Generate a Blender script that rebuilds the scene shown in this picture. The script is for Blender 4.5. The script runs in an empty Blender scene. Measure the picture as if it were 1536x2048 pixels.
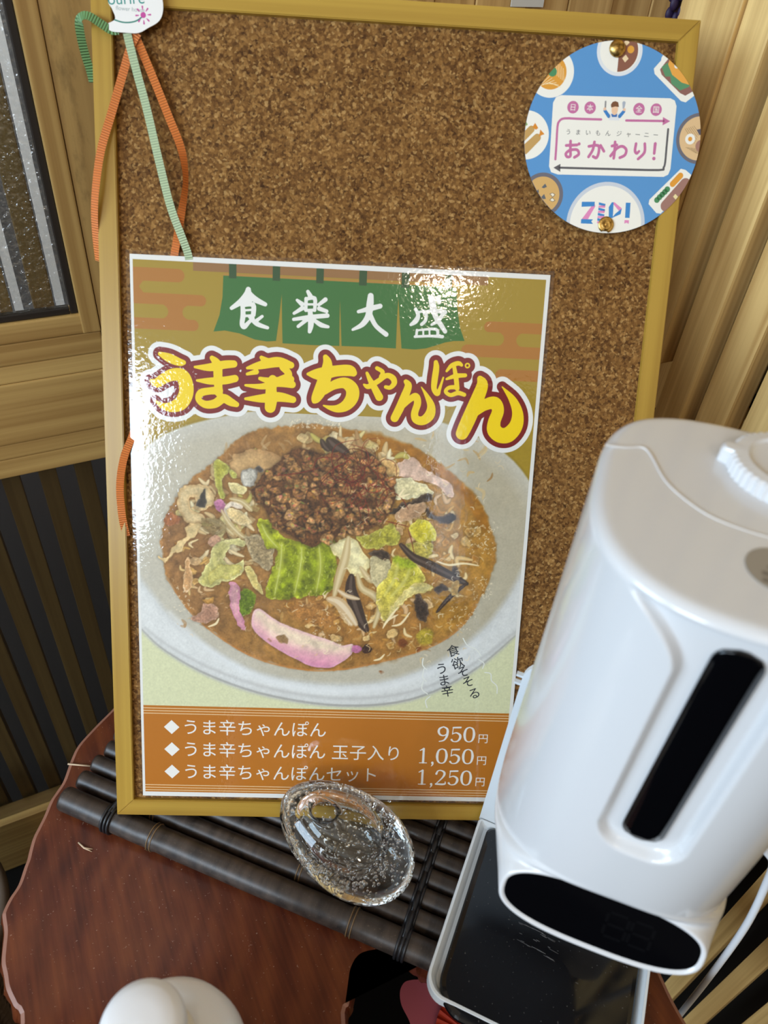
import bpy, bmesh, math, random
import numpy as np
from mathutils import Vector, Matrix

# ---------------------------------------------------------------- camera, sky, lights, exposure
SC = bpy.context.scene
COL = SC.collection
cam = bpy.data.cameras.new('camera')
cam.sensor_fit = 'VERTICAL'
cam.sensor_height = 36.0
cam.sensor_width = 27.0
cam.lens = 36.0 * 1487.12 / 2048.0
cam.clip_start = 0.01
cam.dof.use_dof = True
cam.dof.focus_distance = 0.66
cam.dof.aperture_fstop = 9.0
camo = bpy.data.objects.new('camera', cam)
COL.objects.link(camo)
camo.matrix_world = Matrix((
    (0.892061, 0.243756, -0.380539, 0.0),
    (-0.446675, 0.603443, -0.660559, 0.0),
    (0.068619, 0.759236, 0.647188, 0.617),
    (0, 0, 0, 1)))
SC.camera = camo

SC.view_settings.view_transform = 'Standard'
SC.view_settings.look = 'None'
SC.view_settings.gamma = 1.0
SC.view_settings.use_curve_mapping = False
SC.view_settings.exposure = 0.74

W = bpy.data.worlds.new('room_light')
SC.world = W
W.use_nodes = True
wn, wl = W.node_tree.nodes, W.node_tree.links
wn.clear()
wo = wn.new('ShaderNodeOutputWorld')
wb = wn.new('ShaderNodeBackground')
wt = wn.new('ShaderNodeTexCoord')
ws = wn.new('ShaderNodeSeparateXYZ')
wr = wn.new('ShaderNodeValToRGB')
wl.new(wt.outputs['Generated'], ws.inputs[0])
wm = wn.new('ShaderNodeMapRange')
wm.inputs[1].default_value = -1
wl.new(ws.outputs['Z'], wm.inputs[0])
wl.new(wm.outputs[0], wr.inputs[0])
for k_, (p_, c_) in enumerate(((0.38, (0.05, 0.045, 0.04)), (0.52, (0.26, 0.24, 0.21)), (0.72, (1.0, 0.85, 0.66)), (0.95, (0.74, 0.60, 0.44)))):
    e_ = wr.color_ramp.elements[k_] if k_ < 2 else wr.color_ramp.elements.new(p_)
    e_.position = p_
    e_.color = (*c_, 1)
wl.new(wr.outputs[0], wb.inputs[0])
wb.inputs[1].default_value = 0.42
wl.new(wb.outputs[0], wo.inputs[0])


def area(name, loc, target, sx, sy, power, color, spread=180):
    l = bpy.data.lights.new(name, 'AREA')
    l.shape = 'RECTANGLE'
    l.size, l.size_y = sx, sy
    l.energy = power
    l.color = color
    l.spread = math.radians(spread)
    o = bpy.data.objects.new(name, l)
    COL.objects.link(o)
    o.location = loc
    o.rotation_euler = (Vector(target) - Vector(loc)).to_track_quat('-Z', 'Y').to_euler()
    return o


# daylight from the big window behind the photographer's left shoulder, a warm lamp on the ceiling
area('window_daylight', (-1.86, -1.02, 1.13), (0.08, 0.46, 0.31), 0.85, 0.64, 19.0, (0.74, 0.87, 1.0))
area('side_fill_light', (-2.35, 0.18, 1.15), (0.15, 0.25, 0.25), 1.2, 0.9, 34.0, (0.60, 0.80, 1.0))  # added fill split off the window, brightens the dispenser's left side
area('ceiling_lamp', (-0.28, -1.25, 1.62), (0.27, 0.42, 0.4), 0.10, 0.10, 1.6, (1.0, 0.84, 0.62))
area('backdrop_fill_light', (-0.25, 0.725, 1.30), (-0.25, 0.80, 0.75), 1.2, 0.05, 9.0, (0.95, 0.98, 1.0), 60)  # added strip light, hidden above, to brighten the backdrop behind the glass

rnd = random.Random(5)


# ---------------------------------------------------------------- helpers
def srgb(c):
    if isinstance(c, str):
        c = tuple(int(c[i:i + 2], 16) / 255 for i in (0, 2, 4))
    elif max(c) > 1:
        c = tuple(k / 255 for k in c[:3])
    return tuple((k / 12.92 if k <= 0.04045 else ((k + 0.055) / 1.055) ** 2.4) for k in c[:3])


def mat(name, col, rough=0.5, metal=0.0, spec=0.5, coat=0.0, **kw):
    m = bpy.data.materials.new(name)
    m.use_nodes = True
    b = m.node_tree.nodes['Principled BSDF']
    b.inputs['Base Color'].default_value = (*srgb(col), 1)
    b.inputs['Roughness'].default_value = rough
    b.inputs['Metallic'].default_value = metal
    b.inputs['Specular IOR Level'].default_value = spec
    b.inputs['Coat Weight'].default_value = coat
    for k, v in kw.items():
        b.inputs[k.replace('_', ' ')].default_value = v
    return m


class NT:
    """small wrapper for node building"""

    def __init__(s, m):
        s.n, s.l = m.node_tree.nodes, m.node_tree.links
        s.b = s.n['Principled BSDF']

    def add(s, t, **kw):
        x = s.n.new(t)
        for k, v in kw.items():
            if hasattr(x, k):
                setattr(x, k, v)
            else:
                x.inputs[k.replace('_', ' ')].default_value = v
        return x

    def link(s, a, b):
        s.l.new(a, b)

    def coords(s, scale=(1, 1, 1), rot=(0, 0, 0), kind='Object'):
        tc = s.add('ShaderNodeTexCoord')
        mp = s.add('ShaderNodeMapping')
        mp.inputs['Scale'].default_value = scale
        mp.inputs['Rotation'].default_value = rot
        s.link(tc.outputs[kind], mp.inputs[0])
        return mp.outputs[0]

    def ramp(s, fac, stops):
        r = s.add('ShaderNodeValToRGB')
        e = r.color_ramp.elements
        while len(e) < len(stops):
            e.new(0.5)
        for i, (p, c) in enumerate(stops):
            e[i].position = p
            e[i].color = (*srgb(c), 1)
        s.link(fac, r.inputs[0])
        return r.outputs[0]

    def mix(s, fac, a, b, mode='MIX'):
        x = s.add('ShaderNodeMix', data_type='RGBA', blend_type=mode)
        for sock, val in ((x.inputs[0], fac), (x.inputs[6], a), (x.inputs[7], b)):
            if isinstance(val, (int, float)):
                sock.default_value = val
            elif isinstance(val, tuple):
                sock.default_value = (*val[:3], 1)
            else:
                s.link(val, sock)
        return x.outputs[2]

    def bump(s, h, strength=0.3, dist=0.001):
        x = s.add('ShaderNodeBump')
        x.inputs['Strength'].default_value = strength
        x.inputs['Distance'].default_value = dist
        s.link(h, x.inputs['Height'])
        s.link(x.outputs[0], s.b.inputs['Normal'])


def wood(name, light, dark, axis=2, scale=1.0, rough=0.45, contrast=1.0, grain=1.0, stain=None):
    m = mat(name, light, rough)
    t = NT(m)
    sc = [150 * scale] * 3
    sc[axis] = 2.2 * scale
    sc2 = [38 * scale] * 3
    sc2[axis] = 1.1 * scale
    n1 = t.add('ShaderNodeTexNoise', Scale=1.0, Detail=3.0)
    t.link(t.coords(sc), n1.inputs['Vector'])
    n2 = t.add('ShaderNodeTexNoise', Scale=1.0, Detail=2.0, Distortion=0.6)
    t.link(t.coords(sc2), n2.inputs['Vector'])
    a = t.ramp(n1.outputs[0], [(0.36, dark), (0.62, light)])
    bcol = t.ramp(n2.outputs[0], [(0.35, dark), (0.6, light)])
    c = t.mix(0.5, a, bcol)
    if stain:
        n3 = t.add('ShaderNodeTexNoise', Scale=60.0, Detail=6.0, Roughness=0.7)
        n4 = t.add('ShaderNodeTexNoise', Scale=9.0, Detail=1.0)
        mp = t.coords((1, 1, .35))
        t.link(mp, n3.inputs['Vector'])
        t.link(mp, n4.inputs['Vector'])
        mu = t.add('ShaderNodeMath', operation='MULTIPLY')
        t.link(n3.outputs[0], mu.inputs[0])
        t.link(n4.outputs[0], mu.inputs[1])
        f = t.ramp(mu.outputs[0], [(0.31, '000000'), (0.40, 'b0b0b0')])
        c = t.mix(f, c, srgb(stain))
    t.link(c, t.b.inputs['Base Color'])
    t.bump(n1.outputs[0], 0.25 * grain, 0.0006)
    return m


def link(name, me, m=None, parent=None):
    o = bpy.data.objects.new(name, me)
    COL.objects.link(o)
    if m is not None:
        me.materials.append(m)
    if parent is not None:
        o.parent = parent
    return o


def mesh(name, v, f, m=None, parent=None, smooth=False):
    me = bpy.data.meshes.new(name)
    me.from_pydata([tuple(map(float, p)) for p in v], [], f)
    me.update()
    if smooth:
        me.polygons.foreach_set('use_smooth', [True] * len(me.polygons))
    return link(name, me, m, parent)


def frombm(name, bm, m=None, parent=None, smooth=False):
    bmesh.ops.recalc_face_normals(bm, faces=bm.faces)
    me = bpy.data.meshes.new(name)
    bm.to_mesh(me)
    bm.free()
    if smooth:
        me.polygons.foreach_set('use_smooth', [True] * len(me.polygons))
    return link(name, me, m, parent)


def box(name, lo, hi, m, parent=None, bev=0.001, seg=2):
    bm = bmesh.new()
    bmesh.ops.create_cube(bm, size=1)
    lo, hi = Vector(lo), Vector(hi)
    for v in bm.verts:
        v.co = Vector([(lo[i] + hi[i]) / 2 + v.co[i] * (hi[i] - lo[i]) for i in range(3)])
    if bev:
        bmesh.ops.bevel(bm, geom=bm.edges[:], offset=bev, segments=seg, affect='EDGES', profile=0.7)
    return frombm(name, bm, m, parent)


def thing(name, label=None, cat=None, loc=(0, 0, 0), group=None, kind=None, M=None):
    o = bpy.data.objects.new(name, None)
    o.empty_display_size = 0.02
    COL.objects.link(o)
    if M is not None:
        o.matrix_world = M
    else:
        o.location = loc
    return tag(o, label, cat, group, kind)


def tag(o, label=None, cat=None, group=None, kind=None):
    for k, v in (('label', label), ('category', cat), ('group', group), ('kind', kind)):
        if v:
            o[k] = v
    return o


def lathe(prof, n=48, cap=True):
    """profile [(r,z)] -> verts, faces around Z"""
    v, f = [], []
    for r, z in prof:
        for k in range(n):
            a = 2 * math.pi * k / n
            v.append((r * math.cos(a), r * math.sin(a), z))
    for i in range(len(prof) - 1):
        for k in range(n):
            k2 = (k + 1) % n
            f.append((i * n + k, i * n + k2, (i + 1) * n + k2, (i + 1) * n + k))
    if cap:
        if prof[0][0] > 1e-5:
            f.append(tuple(range(n))[::-1])
        if prof[-1][0] > 1e-5:
            f.append(tuple((len(prof) - 1) * n + k for k in range(n)))
    return v, f


def tube(pts, r, n=10, closed=False):
    """swept tube, r scalar or list"""
    pts = [Vector(p) for p in pts]
    N = len(pts)
    v, f = [], []
    up = Vector((0.123, 0.31, 1)).normalized()
    for i, p in enumerate(pts):
        if closed:
            d = (pts[(i + 1) % N] - pts[i - 1]).normalized()
        else:
            d = (pts[min(i + 1, N - 1)] - pts[max(i - 1, 0)]).normalized()
        s = d.cross(up)
        if s.length < 1e-4:
            s = d.cross(Vector((1, 0, 0)))
        s.normalize()
        t = s.cross(d).normalized()
        rr = r[i] if isinstance(r, (list, tuple)) else r
        for k in range(n):
            a = 2 * math.pi * k / n
            v.append(p + (s * math.cos(a) + t * math.sin(a)) * rr)
    for i in range(N if closed else N - 1):
        j = (i + 1) % N
        for k in range(n):
            k2 = (k + 1) % n
            f.append((i * n + k, i * n + k2, j * n + k2, j * n + k))
    if not closed:
        f.append(tuple(range(n))[::-1])
        f.append(tuple((N - 1) * n + k for k in range(n)))
    return v, f


def catmull(pts, n=6, closed=False):
    P = [np.array(p, float) for p in pts]
    N = len(P)
    if N < 3:
        return [tuple(p) for p in P]
    out = []
    rng_ = range(N) if closed else range(N - 1)
    for i in rng_:
        if closed:
            p0, p1, p2, p3 = P[i - 1], P[i], P[(i + 1) % N], P[(i + 2) % N]
        else:
            p0, p1, p2, p3 = P[max(i - 1, 0)], P[i], P[i + 1], P[min(i + 2, N - 1)]
        for k in range(n):
            t = k / n
            q = 0.5 * ((2 * p1) + (p2 - p0) * t + (2 * p0 - 5 * p1 + 4 * p2 - p3) * t * t + (3 * p1 - p0 - 3 * p2 + p3) * t ** 3)
            out.append(tuple(q))
    if not closed:
        out.append(tuple(P[-1]))
    return out


class Geo:
    """collects several shapes of one part"""

    def __init__(s):
        s.v, s.f = [], []

    def add(s, vf, M=None):
        o = len(s.v)
        v, f = vf
        s.v += [M @ Vector(p) for p in v] if M is not None else list(v)
        s.f += [tuple(i + o for i in q) for q in f]
        return s

    def make(s, name, m, parent=None, smooth=True):
        return mesh(name, s.v, s.f, m, parent, smooth)


def cyl(r, h, n=24, z0=0.0):
    return lathe([(r, z0), (r, z0 + h)], n)


# printed artwork: flat shapes in mm, one mesh with one material per ink
INK = {}


def ink(c, rough=0.55):
    if c not in INK:
        INK[c] = mat('ink_' + c, c, rough, spec=0.3)
    return INK[c]


def clip_poly(pts, cx, cy, r, n=96):
    """clip a polygon to a disc"""
    for k in range(n):
        a0, a1 = 2 * math.pi * k / n, 2 * math.pi * (k + 1) / n
        p = (cx + r * math.cos(a0), cy + r * math.sin(a0))
        q = (cx + r * math.cos(a1), cy + r * math.sin(a1))
        ex, ey = q[0] - p[0], q[1] - p[1]
        side = [ex * (y - p[1]) - ey * (x - p[0]) for x, y in pts]
        if min(side) >= 0:
            continue
        out = []
        N = len(pts)
        for i in range(N):
            A, B, sa, sb = pts[i], pts[(i + 1) % N], side[i], side[(i + 1) % N]
            if sa >= 0:
                out.append(A)
            if (sa >= 0) != (sb >= 0):
                t = sa / (sa - sb)
                out.append((A[0] + (B[0] - A[0]) * t, A[1] + (B[1] - A[1]) * t))
        pts = out
        if len(pts) < 3:
            return []
    return pts


class Art:
    STEP = 0.012

    def __init__(s, clip=None, res=0.4):
        s.v, s.f, s.mi, s.mats, s.clip, s.res, s.groups = [], [], [], [], clip, res, {}

    def _m(s, c):
        if c not in s.mats:
            s.mats.append(c)
        return s.mats.index(c)

    def poly(s, pts, c, z, union=False):
        pts = [(p[0], p[1]) for p in pts]
        if union:
            s.groups.setdefault((z, c), []).append(('poly', pts))
            return
        if s.clip:
            pts = clip_poly(pts, *s.clip)
        if len(pts) < 3:
            return
        o = len(s.v)
        ar = sum(pts[i - 1][0] * pts[i][1] - pts[i][0] * pts[i - 1][1] for i in range(len(pts)))
        if ar < 0:
            pts = pts[::-1]
        s.v += [(x / 1000, y / 1000, z * s.STEP / 1000) for x, y in pts]
        s.f.append(tuple(range(o, o + len(pts))))
        s.mi.append(s._m(c))

    def disc(s, x, y, r, c, z, n=None, ry=None, rot=0, union=False):
        if union:
            s.groups.setdefault((z, c), []).append(('cap', x, y, r, x, y, r))
            return
        n = n or (64 if r > 4 else 28)
        ry = ry or r
        cr, sr = math.cos(rot), math.sin(rot)
        s.poly([(x + r * math.cos(a) * cr - ry * math.sin(a) * sr, y + r * math.cos(a) * sr + ry * math.sin(a) * cr)
                for a in [2 * math.pi * k / n for k in range(n)]], c, z)

    def stroke(s, pts, c, z, grow=0.0, n=5, smooth=True):
        """brush stroke of changing width; strokes of one ink on one level melt together"""
        q = catmull(pts, n) if smooth else pts
        g = s.groups.setdefault((z, c), [])
        for i in range(1, len(q)):
            (x0, y0, r0), (x, y, r) = q[i - 1], q[i]
            g.append(('cap', x0, y0, max(r0, .05) + grow, x, y, max(r, .05) + grow))
        if len(q) == 1:
            x, y, r = q[0]
            g.append(('cap', x, y, r + grow, x, y, r + grow))

    def flush(s):
        for (z, c), prims in s.groups.items():
            xs, ys = [], []
            for p in prims:
                if p[0] == 'cap':
                    xs += [p[1] - p[3], p[4] - p[6], p[1] + p[3], p[4] + p[6]]
                    ys += [p[2] - p[3], p[5] - p[6], p[2] + p[3], p[5] + p[6]]
                else:
                    xs += [q[0] for q in p[1]]
                    ys += [q[1] for q in p[1]]
            h = s.res
            X0, Y0 = min(xs) - 2 * h, min(ys) - 2 * h
            nx, ny = int((max(xs) - X0) / h) + 4, int((max(ys) - Y0) / h) + 4
            gx, gy = X0 + h * np.arange(nx), Y0 + h * np.arange(ny)
            F = np.full((ny, nx), 9.0)

            def sl(xa, xb, ya, yb):
                i0, i1 = max(int((xa - X0) / h) - 2, 0), min(int((xb - X0) / h) + 4, nx)
                j0, j1 = max(int((ya - Y0) / h) - 2, 0), min(int((yb - Y0) / h) + 4, ny)
                return slice(j0, j1), slice(i0, i1)

            for p in prims:
                if p[0] == 'cap':
                    _, xa, ya, ra, xb, yb, rb = p
                    w = sl(min(xa - ra, xb - rb), max(xa + ra, xb + rb), min(ya - ra, yb - rb), max(ya + ra, yb + rb))
                    X_, Y_ = gx[w[1]][None, :], gy[w[0]][:, None]
                    ex, ey = xb - xa, yb - ya
                    t_ = np.clip(((X_ - xa) * ex + (Y_ - ya) * ey) / (ex * ex + ey * ey + 1e-9), 0, 1)
                    d = np.hypot(X_ - xa - t_ * ex, Y_ - ya - t_ * ey) - (ra + (rb - ra) * t_)
                else:
                    pts = p[1]
                    px_, py_ = [q[0] for q in pts], [q[1] for q in pts]
                    w = sl(min(px_), max(px_), min(py_), max(py_))
                    X_, Y_ = np.meshgrid(gx[w[1]], gy[w[0]])
                    d2 = np.full(X_.shape, 1e9)
                    ins = np.zeros(X_.shape, bool)
                    for i in range(len(pts)):
                        (xa, ya), (xb, yb) = pts[i - 1], pts[i]
                        ex, ey = xb - xa, yb - ya
                        t_ = np.clip(((X_ - xa) * ex + (Y_ - ya) * ey) / (ex * ex + ey * ey + 1e-9), 0, 1)
                        d2 = np.minimum(d2, (X_ - xa - t_ * ex) ** 2 + (Y_ - ya - t_ * ey) ** 2)
                        if abs(ey) > 1e-9:
                            ins ^= ((ya > Y_) != (yb > Y_)) & (X_ < ex * (Y_ - ya) / ey + xa)
                    d = np.where(ins, -np.sqrt(d2), np.sqrt(d2))
                F[w] = np.minimum(F[w], d)
            if s.clip:
                F = np.maximum(F, np.hypot(gx[None, :] - s.clip[0], gy[:, None] - s.clip[1]) - s.clip[2])
            I = F < 0
            k = s._m(c)
            zz = z * s.STEP / 1000

            def put(pts):
                o = len(s.v)
                s.v += [(x / 1000, y / 1000, zz) for x, y in pts]
                s.f.append(tuple(range(o, o + len(pts))))
                s.mi.append(k)

            full = I[:-1, :-1] & I[:-1, 1:] & I[1:, 1:] & I[1:, :-1]
            some = (I[:-1, :-1] | I[:-1, 1:] | I[1:, 1:] | I[1:, :-1]) & ~full
            for j in range(ny - 1):
                row = full[j]
                i = 0
                while i < nx - 1:
                    if row[i]:
                        i1 = i
                        while i1 < nx - 1 and row[i1]:
                            i1 += 1
                        put([(gx[i], gy[j]), (gx[i1], gy[j]), (gx[i1], gy[j + 1]), (gx[i], gy[j + 1])])
                        i = i1
                    else:
                        i += 1
            for j, i in np.argwhere(some):
                cs = [(i, j), (i + 1, j), (i + 1, j + 1), (i, j + 1)]
                pts = []
                for q in range(4):
                    (ia, ja), (ib, jb) = cs[q], cs[(q + 1) % 4]
                    fa, fb = F[ja, ia], F[jb, ib]
                    if fa < 0:
                        pts.append((gx[ia], gy[ja]))
                    if (fa < 0) != (fb < 0):
                        t_ = fa / (fa - fb)
                        pts.append((gx[ia] + (gx[ib] - gx[ia]) * t_, gy[ja] + (gy[jb] - gy[ja]) * t_))
                if len(pts) > 2:
                    put(pts)
        s.groups = {}

    def line(s, pts, r, c, z, **k):
        s.stroke([(p[0], p[1], r) for p in pts], c, z, **k)

    def text(s, body, x, y, size, c, z, rot=0.0, sx=1.0, heavy=0.0, align='LEFT', shear=0.0):
        cu = bpy.data.curves.new('t', 'FONT')
        cu.body = body
        cu.size = size
        cu.align_x = align
        cu.offset = heavy
        cu.resolution_u = 4
        cu.shear = shear
        o = bpy.data.objects.new('t', cu)
        COL.objects.link(o)
        dg = bpy.context.evaluated_depsgraph_get()
        me = o.evaluated_get(dg).to_mesh()
        b = len(s.v)
        cr, sr = math.cos(rot), math.sin(rot)
        for q in me.vertices:
            a, e = q.co.x * sx, q.co.y
            s.v.append(((x + a * cr - e * sr) / 1000, (y + a * sr + e * cr) / 1000, z * s.STEP / 1000))
        k = s._m(c)
        for p in me.polygons:
            s.f.append(tuple(b + i for i in p.vertices))
            s.mi.append(k)
        o.evaluated_get(dg).to_mesh_clear()
        bpy.data.objects.remove(o)
        bpy.data.curves.remove(cu)

    def make(s, name, parent, rough=0.55, org=(0, 0, 0)):
        s.flush()
        me = bpy.data.meshes.new(name)
        me.from_pydata([(a - org[0], b_ - org[1], c - org[2]) for a, b_, c in s.v], [], s.f)
        for c in s.mats:
            me.materials.append(ink(c, rough))
        me.polygons.foreach_set('material_index', s.mi)
        me.update()
        return link(name, me, None, parent)


# ---------------------------------------------------------------- materials
M_DOOR = wood('door_cedar', (198, 162, 98), (156, 119, 66), axis=0, rough=0.42)
M_DOORV = wood('door_cedar_upright', (198, 162, 98), (156, 119, 66), axis=2, rough=0.42)
M_POST = wood('stained_cedar_post', (188, 152, 92), (150, 114, 64), axis=2, rough=0.45, stain=(62, 46, 26))
M_SLAT = wood('cedar_slat', (240, 204, 134), (184, 142, 82), axis=2, rough=0.5)
M_SLATY = wood('cedar_rail', (192, 154, 92), (146, 106, 56), axis=1, rough=0.5)
M_PLANK = wood('cedar_plank', (210, 172, 110), (156, 116, 62), axis=2, rough=0.5)
M_FRAME = wood('pale_frame_wood', (182, 146, 58), (152, 114, 38), axis=0, rough=0.34, grain=0.4)
M_FRAMEV = wood('pale_frame_wood_upright', (182, 146, 58), (152, 114, 38), axis=1, rough=0.34, grain=0.4)
M_OUTSLAT = wood('outer_lattice_wood', (150, 122, 74), (122, 94, 54), axis=2, rough=0.6)
M_DARK = mat('dark_gap_panel', (26, 22, 18), 0.8)
M_GREY = mat('grey_green_panel', (112, 108, 88), 0.6)

m = mat('cork', (150, 104, 60), 0.85, spec=0.2)
t = NT(m)
vo = t.add('ShaderNodeTexVoronoi', Scale=620.0)
vo2 = t.add('ShaderNodeTexVoronoi', Scale=420.0)
no = t.add('ShaderNodeTexNoise', Scale=26.0, Detail=4.0)
co = t.coords((1, 1, 1))
nd = t.add('ShaderNodeTexNoise', Scale=500.0, Detail=2.0)
t.link(co, nd.inputs['Vector'])
dv = t.mix(0.0018, co, nd.outputs['Color'], 'ADD')
t.link(dv, vo.inputs['Vector'])
t.link(dv, vo2.inputs['Vector'])
t.link(co, no.inputs['Vector'])
s1 = t.add('ShaderNodeSeparateColor')
t.link(vo.outputs['Color'], s1.inputs[0])
s2 = t.add('ShaderNodeSeparateColor')
t.link(vo2.outputs['Color'], s2.inputs[0])
c1 = t.ramp(s1.outputs[0], [(0.0, (34, 17, 5)), (0.18, (76, 46, 18)), (0.55, (122, 84, 40)), (0.84, (158, 116, 62)), (1.0, (200, 160, 100))])
c2 = t.ramp(s2.outputs[1], [(0.0, (48, 26, 9)), (0.25, (96, 62, 27)), (0.75, (132, 92, 46)), (1.0, (176, 132, 76))])
c3 = t.mix(0.42, c1, c2)
c4 = t.mix(0.15, c3, t.ramp(no.outputs[0], [(0.35, (96, 60, 30)), (0.65, (150, 106, 60))]))
t.link(c4, t.b.inputs['Base Color'])
t.bump(s1.outputs[0], 0.8, 0.0009)
M_CORK = m

m = mat('lacquered_log_slice', (110, 52, 28), 0.34, spec=0.22, coat=0.06)
t = NT(m)
t.b.inputs['Coat Roughness'].default_value = 0.15
co = t.coords((1, 1, 1), (0, 0, 0.35))
nz = t.add('ShaderNodeTexNoise', Scale=7.0, Detail=2.0)
t.link(co, nz.inputs['Vector'])
dv = t.mix(0.09, co, nz.outputs['Color'], 'ADD')
wv = t.add('ShaderNodeTexWave', wave_type='BANDS', bands_direction='X', Scale=13.0, Distortion=4.5, Detail=3.0)
wv.inputs['Detail Scale'].default_value = 0.8
t.link(dv, wv.inputs['Vector'])
n2 = t.add('ShaderNodeTexNoise', Scale=16.0, Detail=3.0)
t.link(co, n2.inputs['Vector'])
n3 = t.add('ShaderNodeTexNoise', Scale=1.0, Detail=3.0)
t.link(t.coords((260, 14, 60), (0, 0, 0.35)), n3.inputs['Vector'])
ca = t.ramp(wv.outputs[0], [(0.0, (66, 26, 15)), (0.5, (88, 40, 22)), (1.0, (108, 56, 28))])
cb = t.ramp(n2.outputs[0], [(0.3, (54, 21, 15)), (0.5, (86, 37, 20)), (0.72, (116, 62, 30))])
cc = t.mix(0.55, ca, cb)
cd = t.mix(0.3, cc, t.ramp(n3.outputs[0], [(0.35, (58, 24, 15)), (0.65, (112, 58, 30))]))
nd = t.add('ShaderNodeTexNoise', Scale=620.0, Detail=1.0)
t.link(co, nd.inputs['Vector'])
ce = t.mix(t.ramp(nd.outputs[0], [(0.745, '000000'), (0.77, '909090')]), cd, srgb((200, 180, 160)))
t.link(ce, t.b.inputs['Base Color'])
t.bump(n3.outputs[0], 0.08, 0.0006)
M_TABLE = m
M_EDGE_HL = mat('table_edge_highlight', (140, 96, 78), 0.35)  # lighter colour paints the highlight along the top bevel

m = mat('smoked_bamboo', (56, 46, 40), 0.42)
t = NT(m)
co = t.coords((120, 4, 120))
n1 = t.add('ShaderNodeTexNoise', Scale=1.0, Detail=3.0)
t.link(co, n1.inputs['Vector'])
nd = t.add('ShaderNodeTexNoise', Scale=900.0, Detail=1.0)
t.link(t.coords(), nd.inputs['Vector'])
c1 = t.ramp(n1.outputs[0], [(0.3, (36, 29, 26)), (0.7, (72, 60, 52))])
c1 = t.mix(t.ramp(nd.outputs[0], [(0.68, '000000'), (0.76, '808080')]), c1, srgb((150, 132, 112)))
t.link(c1, t.b.inputs['Base Color'])
M_BAMBOO = m
M_NODE = mat('bamboo_node', (118, 92, 60), 0.5)
M_CORD = mat('black_lashing_cord', (30, 29, 32), 0.4)

m = mat('white_plastic', (212, 212, 213), 0.2, spec=0.5, coat=0.3)
M_WHITE = m
m2 = mat('white_lid_plastic', (224, 222, 218), 0.45)
M_WHITE_M = mat('white_pump_plastic', (232, 232, 234), 0.3)
M_BLACKGLASS = mat('black_gloss', (6, 6, 8), 0.06, spec=0.35)
m = mat('black_drip_mat', (16, 17, 21), 0.16)
t = NT(m)
nd = t.add('ShaderNodeTexNoise', Scale=520.0, Detail=1.0)
t.link(t.coords(), nd.inputs['Vector'])
nl = t.add('ShaderNodeTexNoise', Scale=18.0, Detail=3.0)
t.link(t.coords(), nl.inputs['Vector'])
c1 = t.mix(t.ramp(nd.outputs[0], [(0.73, '000000'), (0.77, 'a0a0a0')]), srgb((14, 15, 19)), srgb((110, 108, 106)))
t.link(c1, t.b.inputs['Base Color'])
t.link(t.ramp(nl.outputs[0], [(0.35, '202020'), (0.7, '707070')]), t.b.inputs['Roughness'])
M_MAT = m
M_STAND = mat('stand_white_plastic', (216, 222, 226), 0.35)
M_BRASS = mat('brass', (196, 156, 84), 0.28, metal=1.0)
t = NT(M_BRASS)
nb = t.add('ShaderNodeTexNoise', Scale=420.0, Detail=3.0)
t.link(t.coords(), nb.inputs['Vector'])
t.link(t.ramp(nb.outputs[0], [(0.35, (120, 92, 48)), (0.6, (212, 176, 104))]), t.b.inputs['Base Color'])
M_BRASS.node_tree.nodes['Principled BSDF'].inputs['Roughness'].default_value = 0.32

m = mat('clear_glass', (250, 252, 250), 0.0, spec=0.5)
m.node_tree.nodes['Principled BSDF'].inputs['Transmission Weight'].default_value = 1.0
m.node_tree.nodes['Principled BSDF'].inputs['IOR'].default_value = 1.45
M_GLASS = m


def film(name, rough, bump_scale, bump_strength, ior=1.55, coords_scale=(1, 1, 1), tint=(1, 1, 1), gain=1.0, bdist=0.0005):
    """thin clear sheet: lets light straight through and mirrors by Fresnel"""
    m = bpy.data.materials.new(name)
    m.use_nodes = True
    nt = m.node_tree
    nt.nodes.clear()
    o = nt.nodes.new('ShaderNodeOutputMaterial')
    mx = nt.nodes.new('ShaderNodeMixShader')
    tr = nt.nodes.new('ShaderNodeBsdfTransparent')
    tr.inputs[0].default_value = (*tint, 1)
    gl = nt.nodes.new('ShaderNodeBsdfGlossy')
    gl.inputs['Roughness'].default_value = rough
    fr = nt.nodes.new('ShaderNodeLayerWeight')
    fr.inputs['Blend'].default_value = 0.5
    pw_ = nt.nodes.new('ShaderNodeMath')
    pw_.operation = 'POWER'
    pw_.inputs[1].default_value = 5.0
    f0 = ((ior - 1) / (ior + 1)) ** 2 * gain
    mr = nt.nodes.new('ShaderNodeMath')
    mr.operation = 'MULTIPLY_ADD'
    mr.inputs[1].default_value = 1 - f0
    mr.inputs[2].default_value = f0
    tc = nt.nodes.new('ShaderNodeTexCoord')
    mp = nt.nodes.new('ShaderNodeMapping')
    mp.inputs['Scale'].default_value = coords_scale
    nz = nt.nodes.new('ShaderNodeTexNoise')
    nz.inputs['Scale'].default_value = bump_scale
    nz.inputs['Detail'].default_value = 2.0
    bp = nt.nodes.new('ShaderNodeBump')
    bp.inputs['Strength'].default_value = bump_strength
    bp.inputs['Distance'].default_value = bdist
    L = nt.links.new
    L(tc.outputs['Object'], mp.inputs[0])
    L(mp.outputs[0], nz.inputs['Vector'])
    L(nz.outputs[0], bp.inputs['Height'])
    L(bp.outputs[0], gl.inputs['Normal'])
    L(bp.outputs[0], fr.inputs['Normal'])
    L(fr.outputs['Facing'], pw_.inputs[0])
    L(pw_.outputs[0], mr.inputs[0])
    L(mr.outputs[0], mx.inputs[0])
    L(tr.outputs[0], mx.inputs[1])
    L(gl.outputs[0], mx.inputs[2])
    L(mx.outputs[0], o.inputs[0])
    return m


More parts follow.
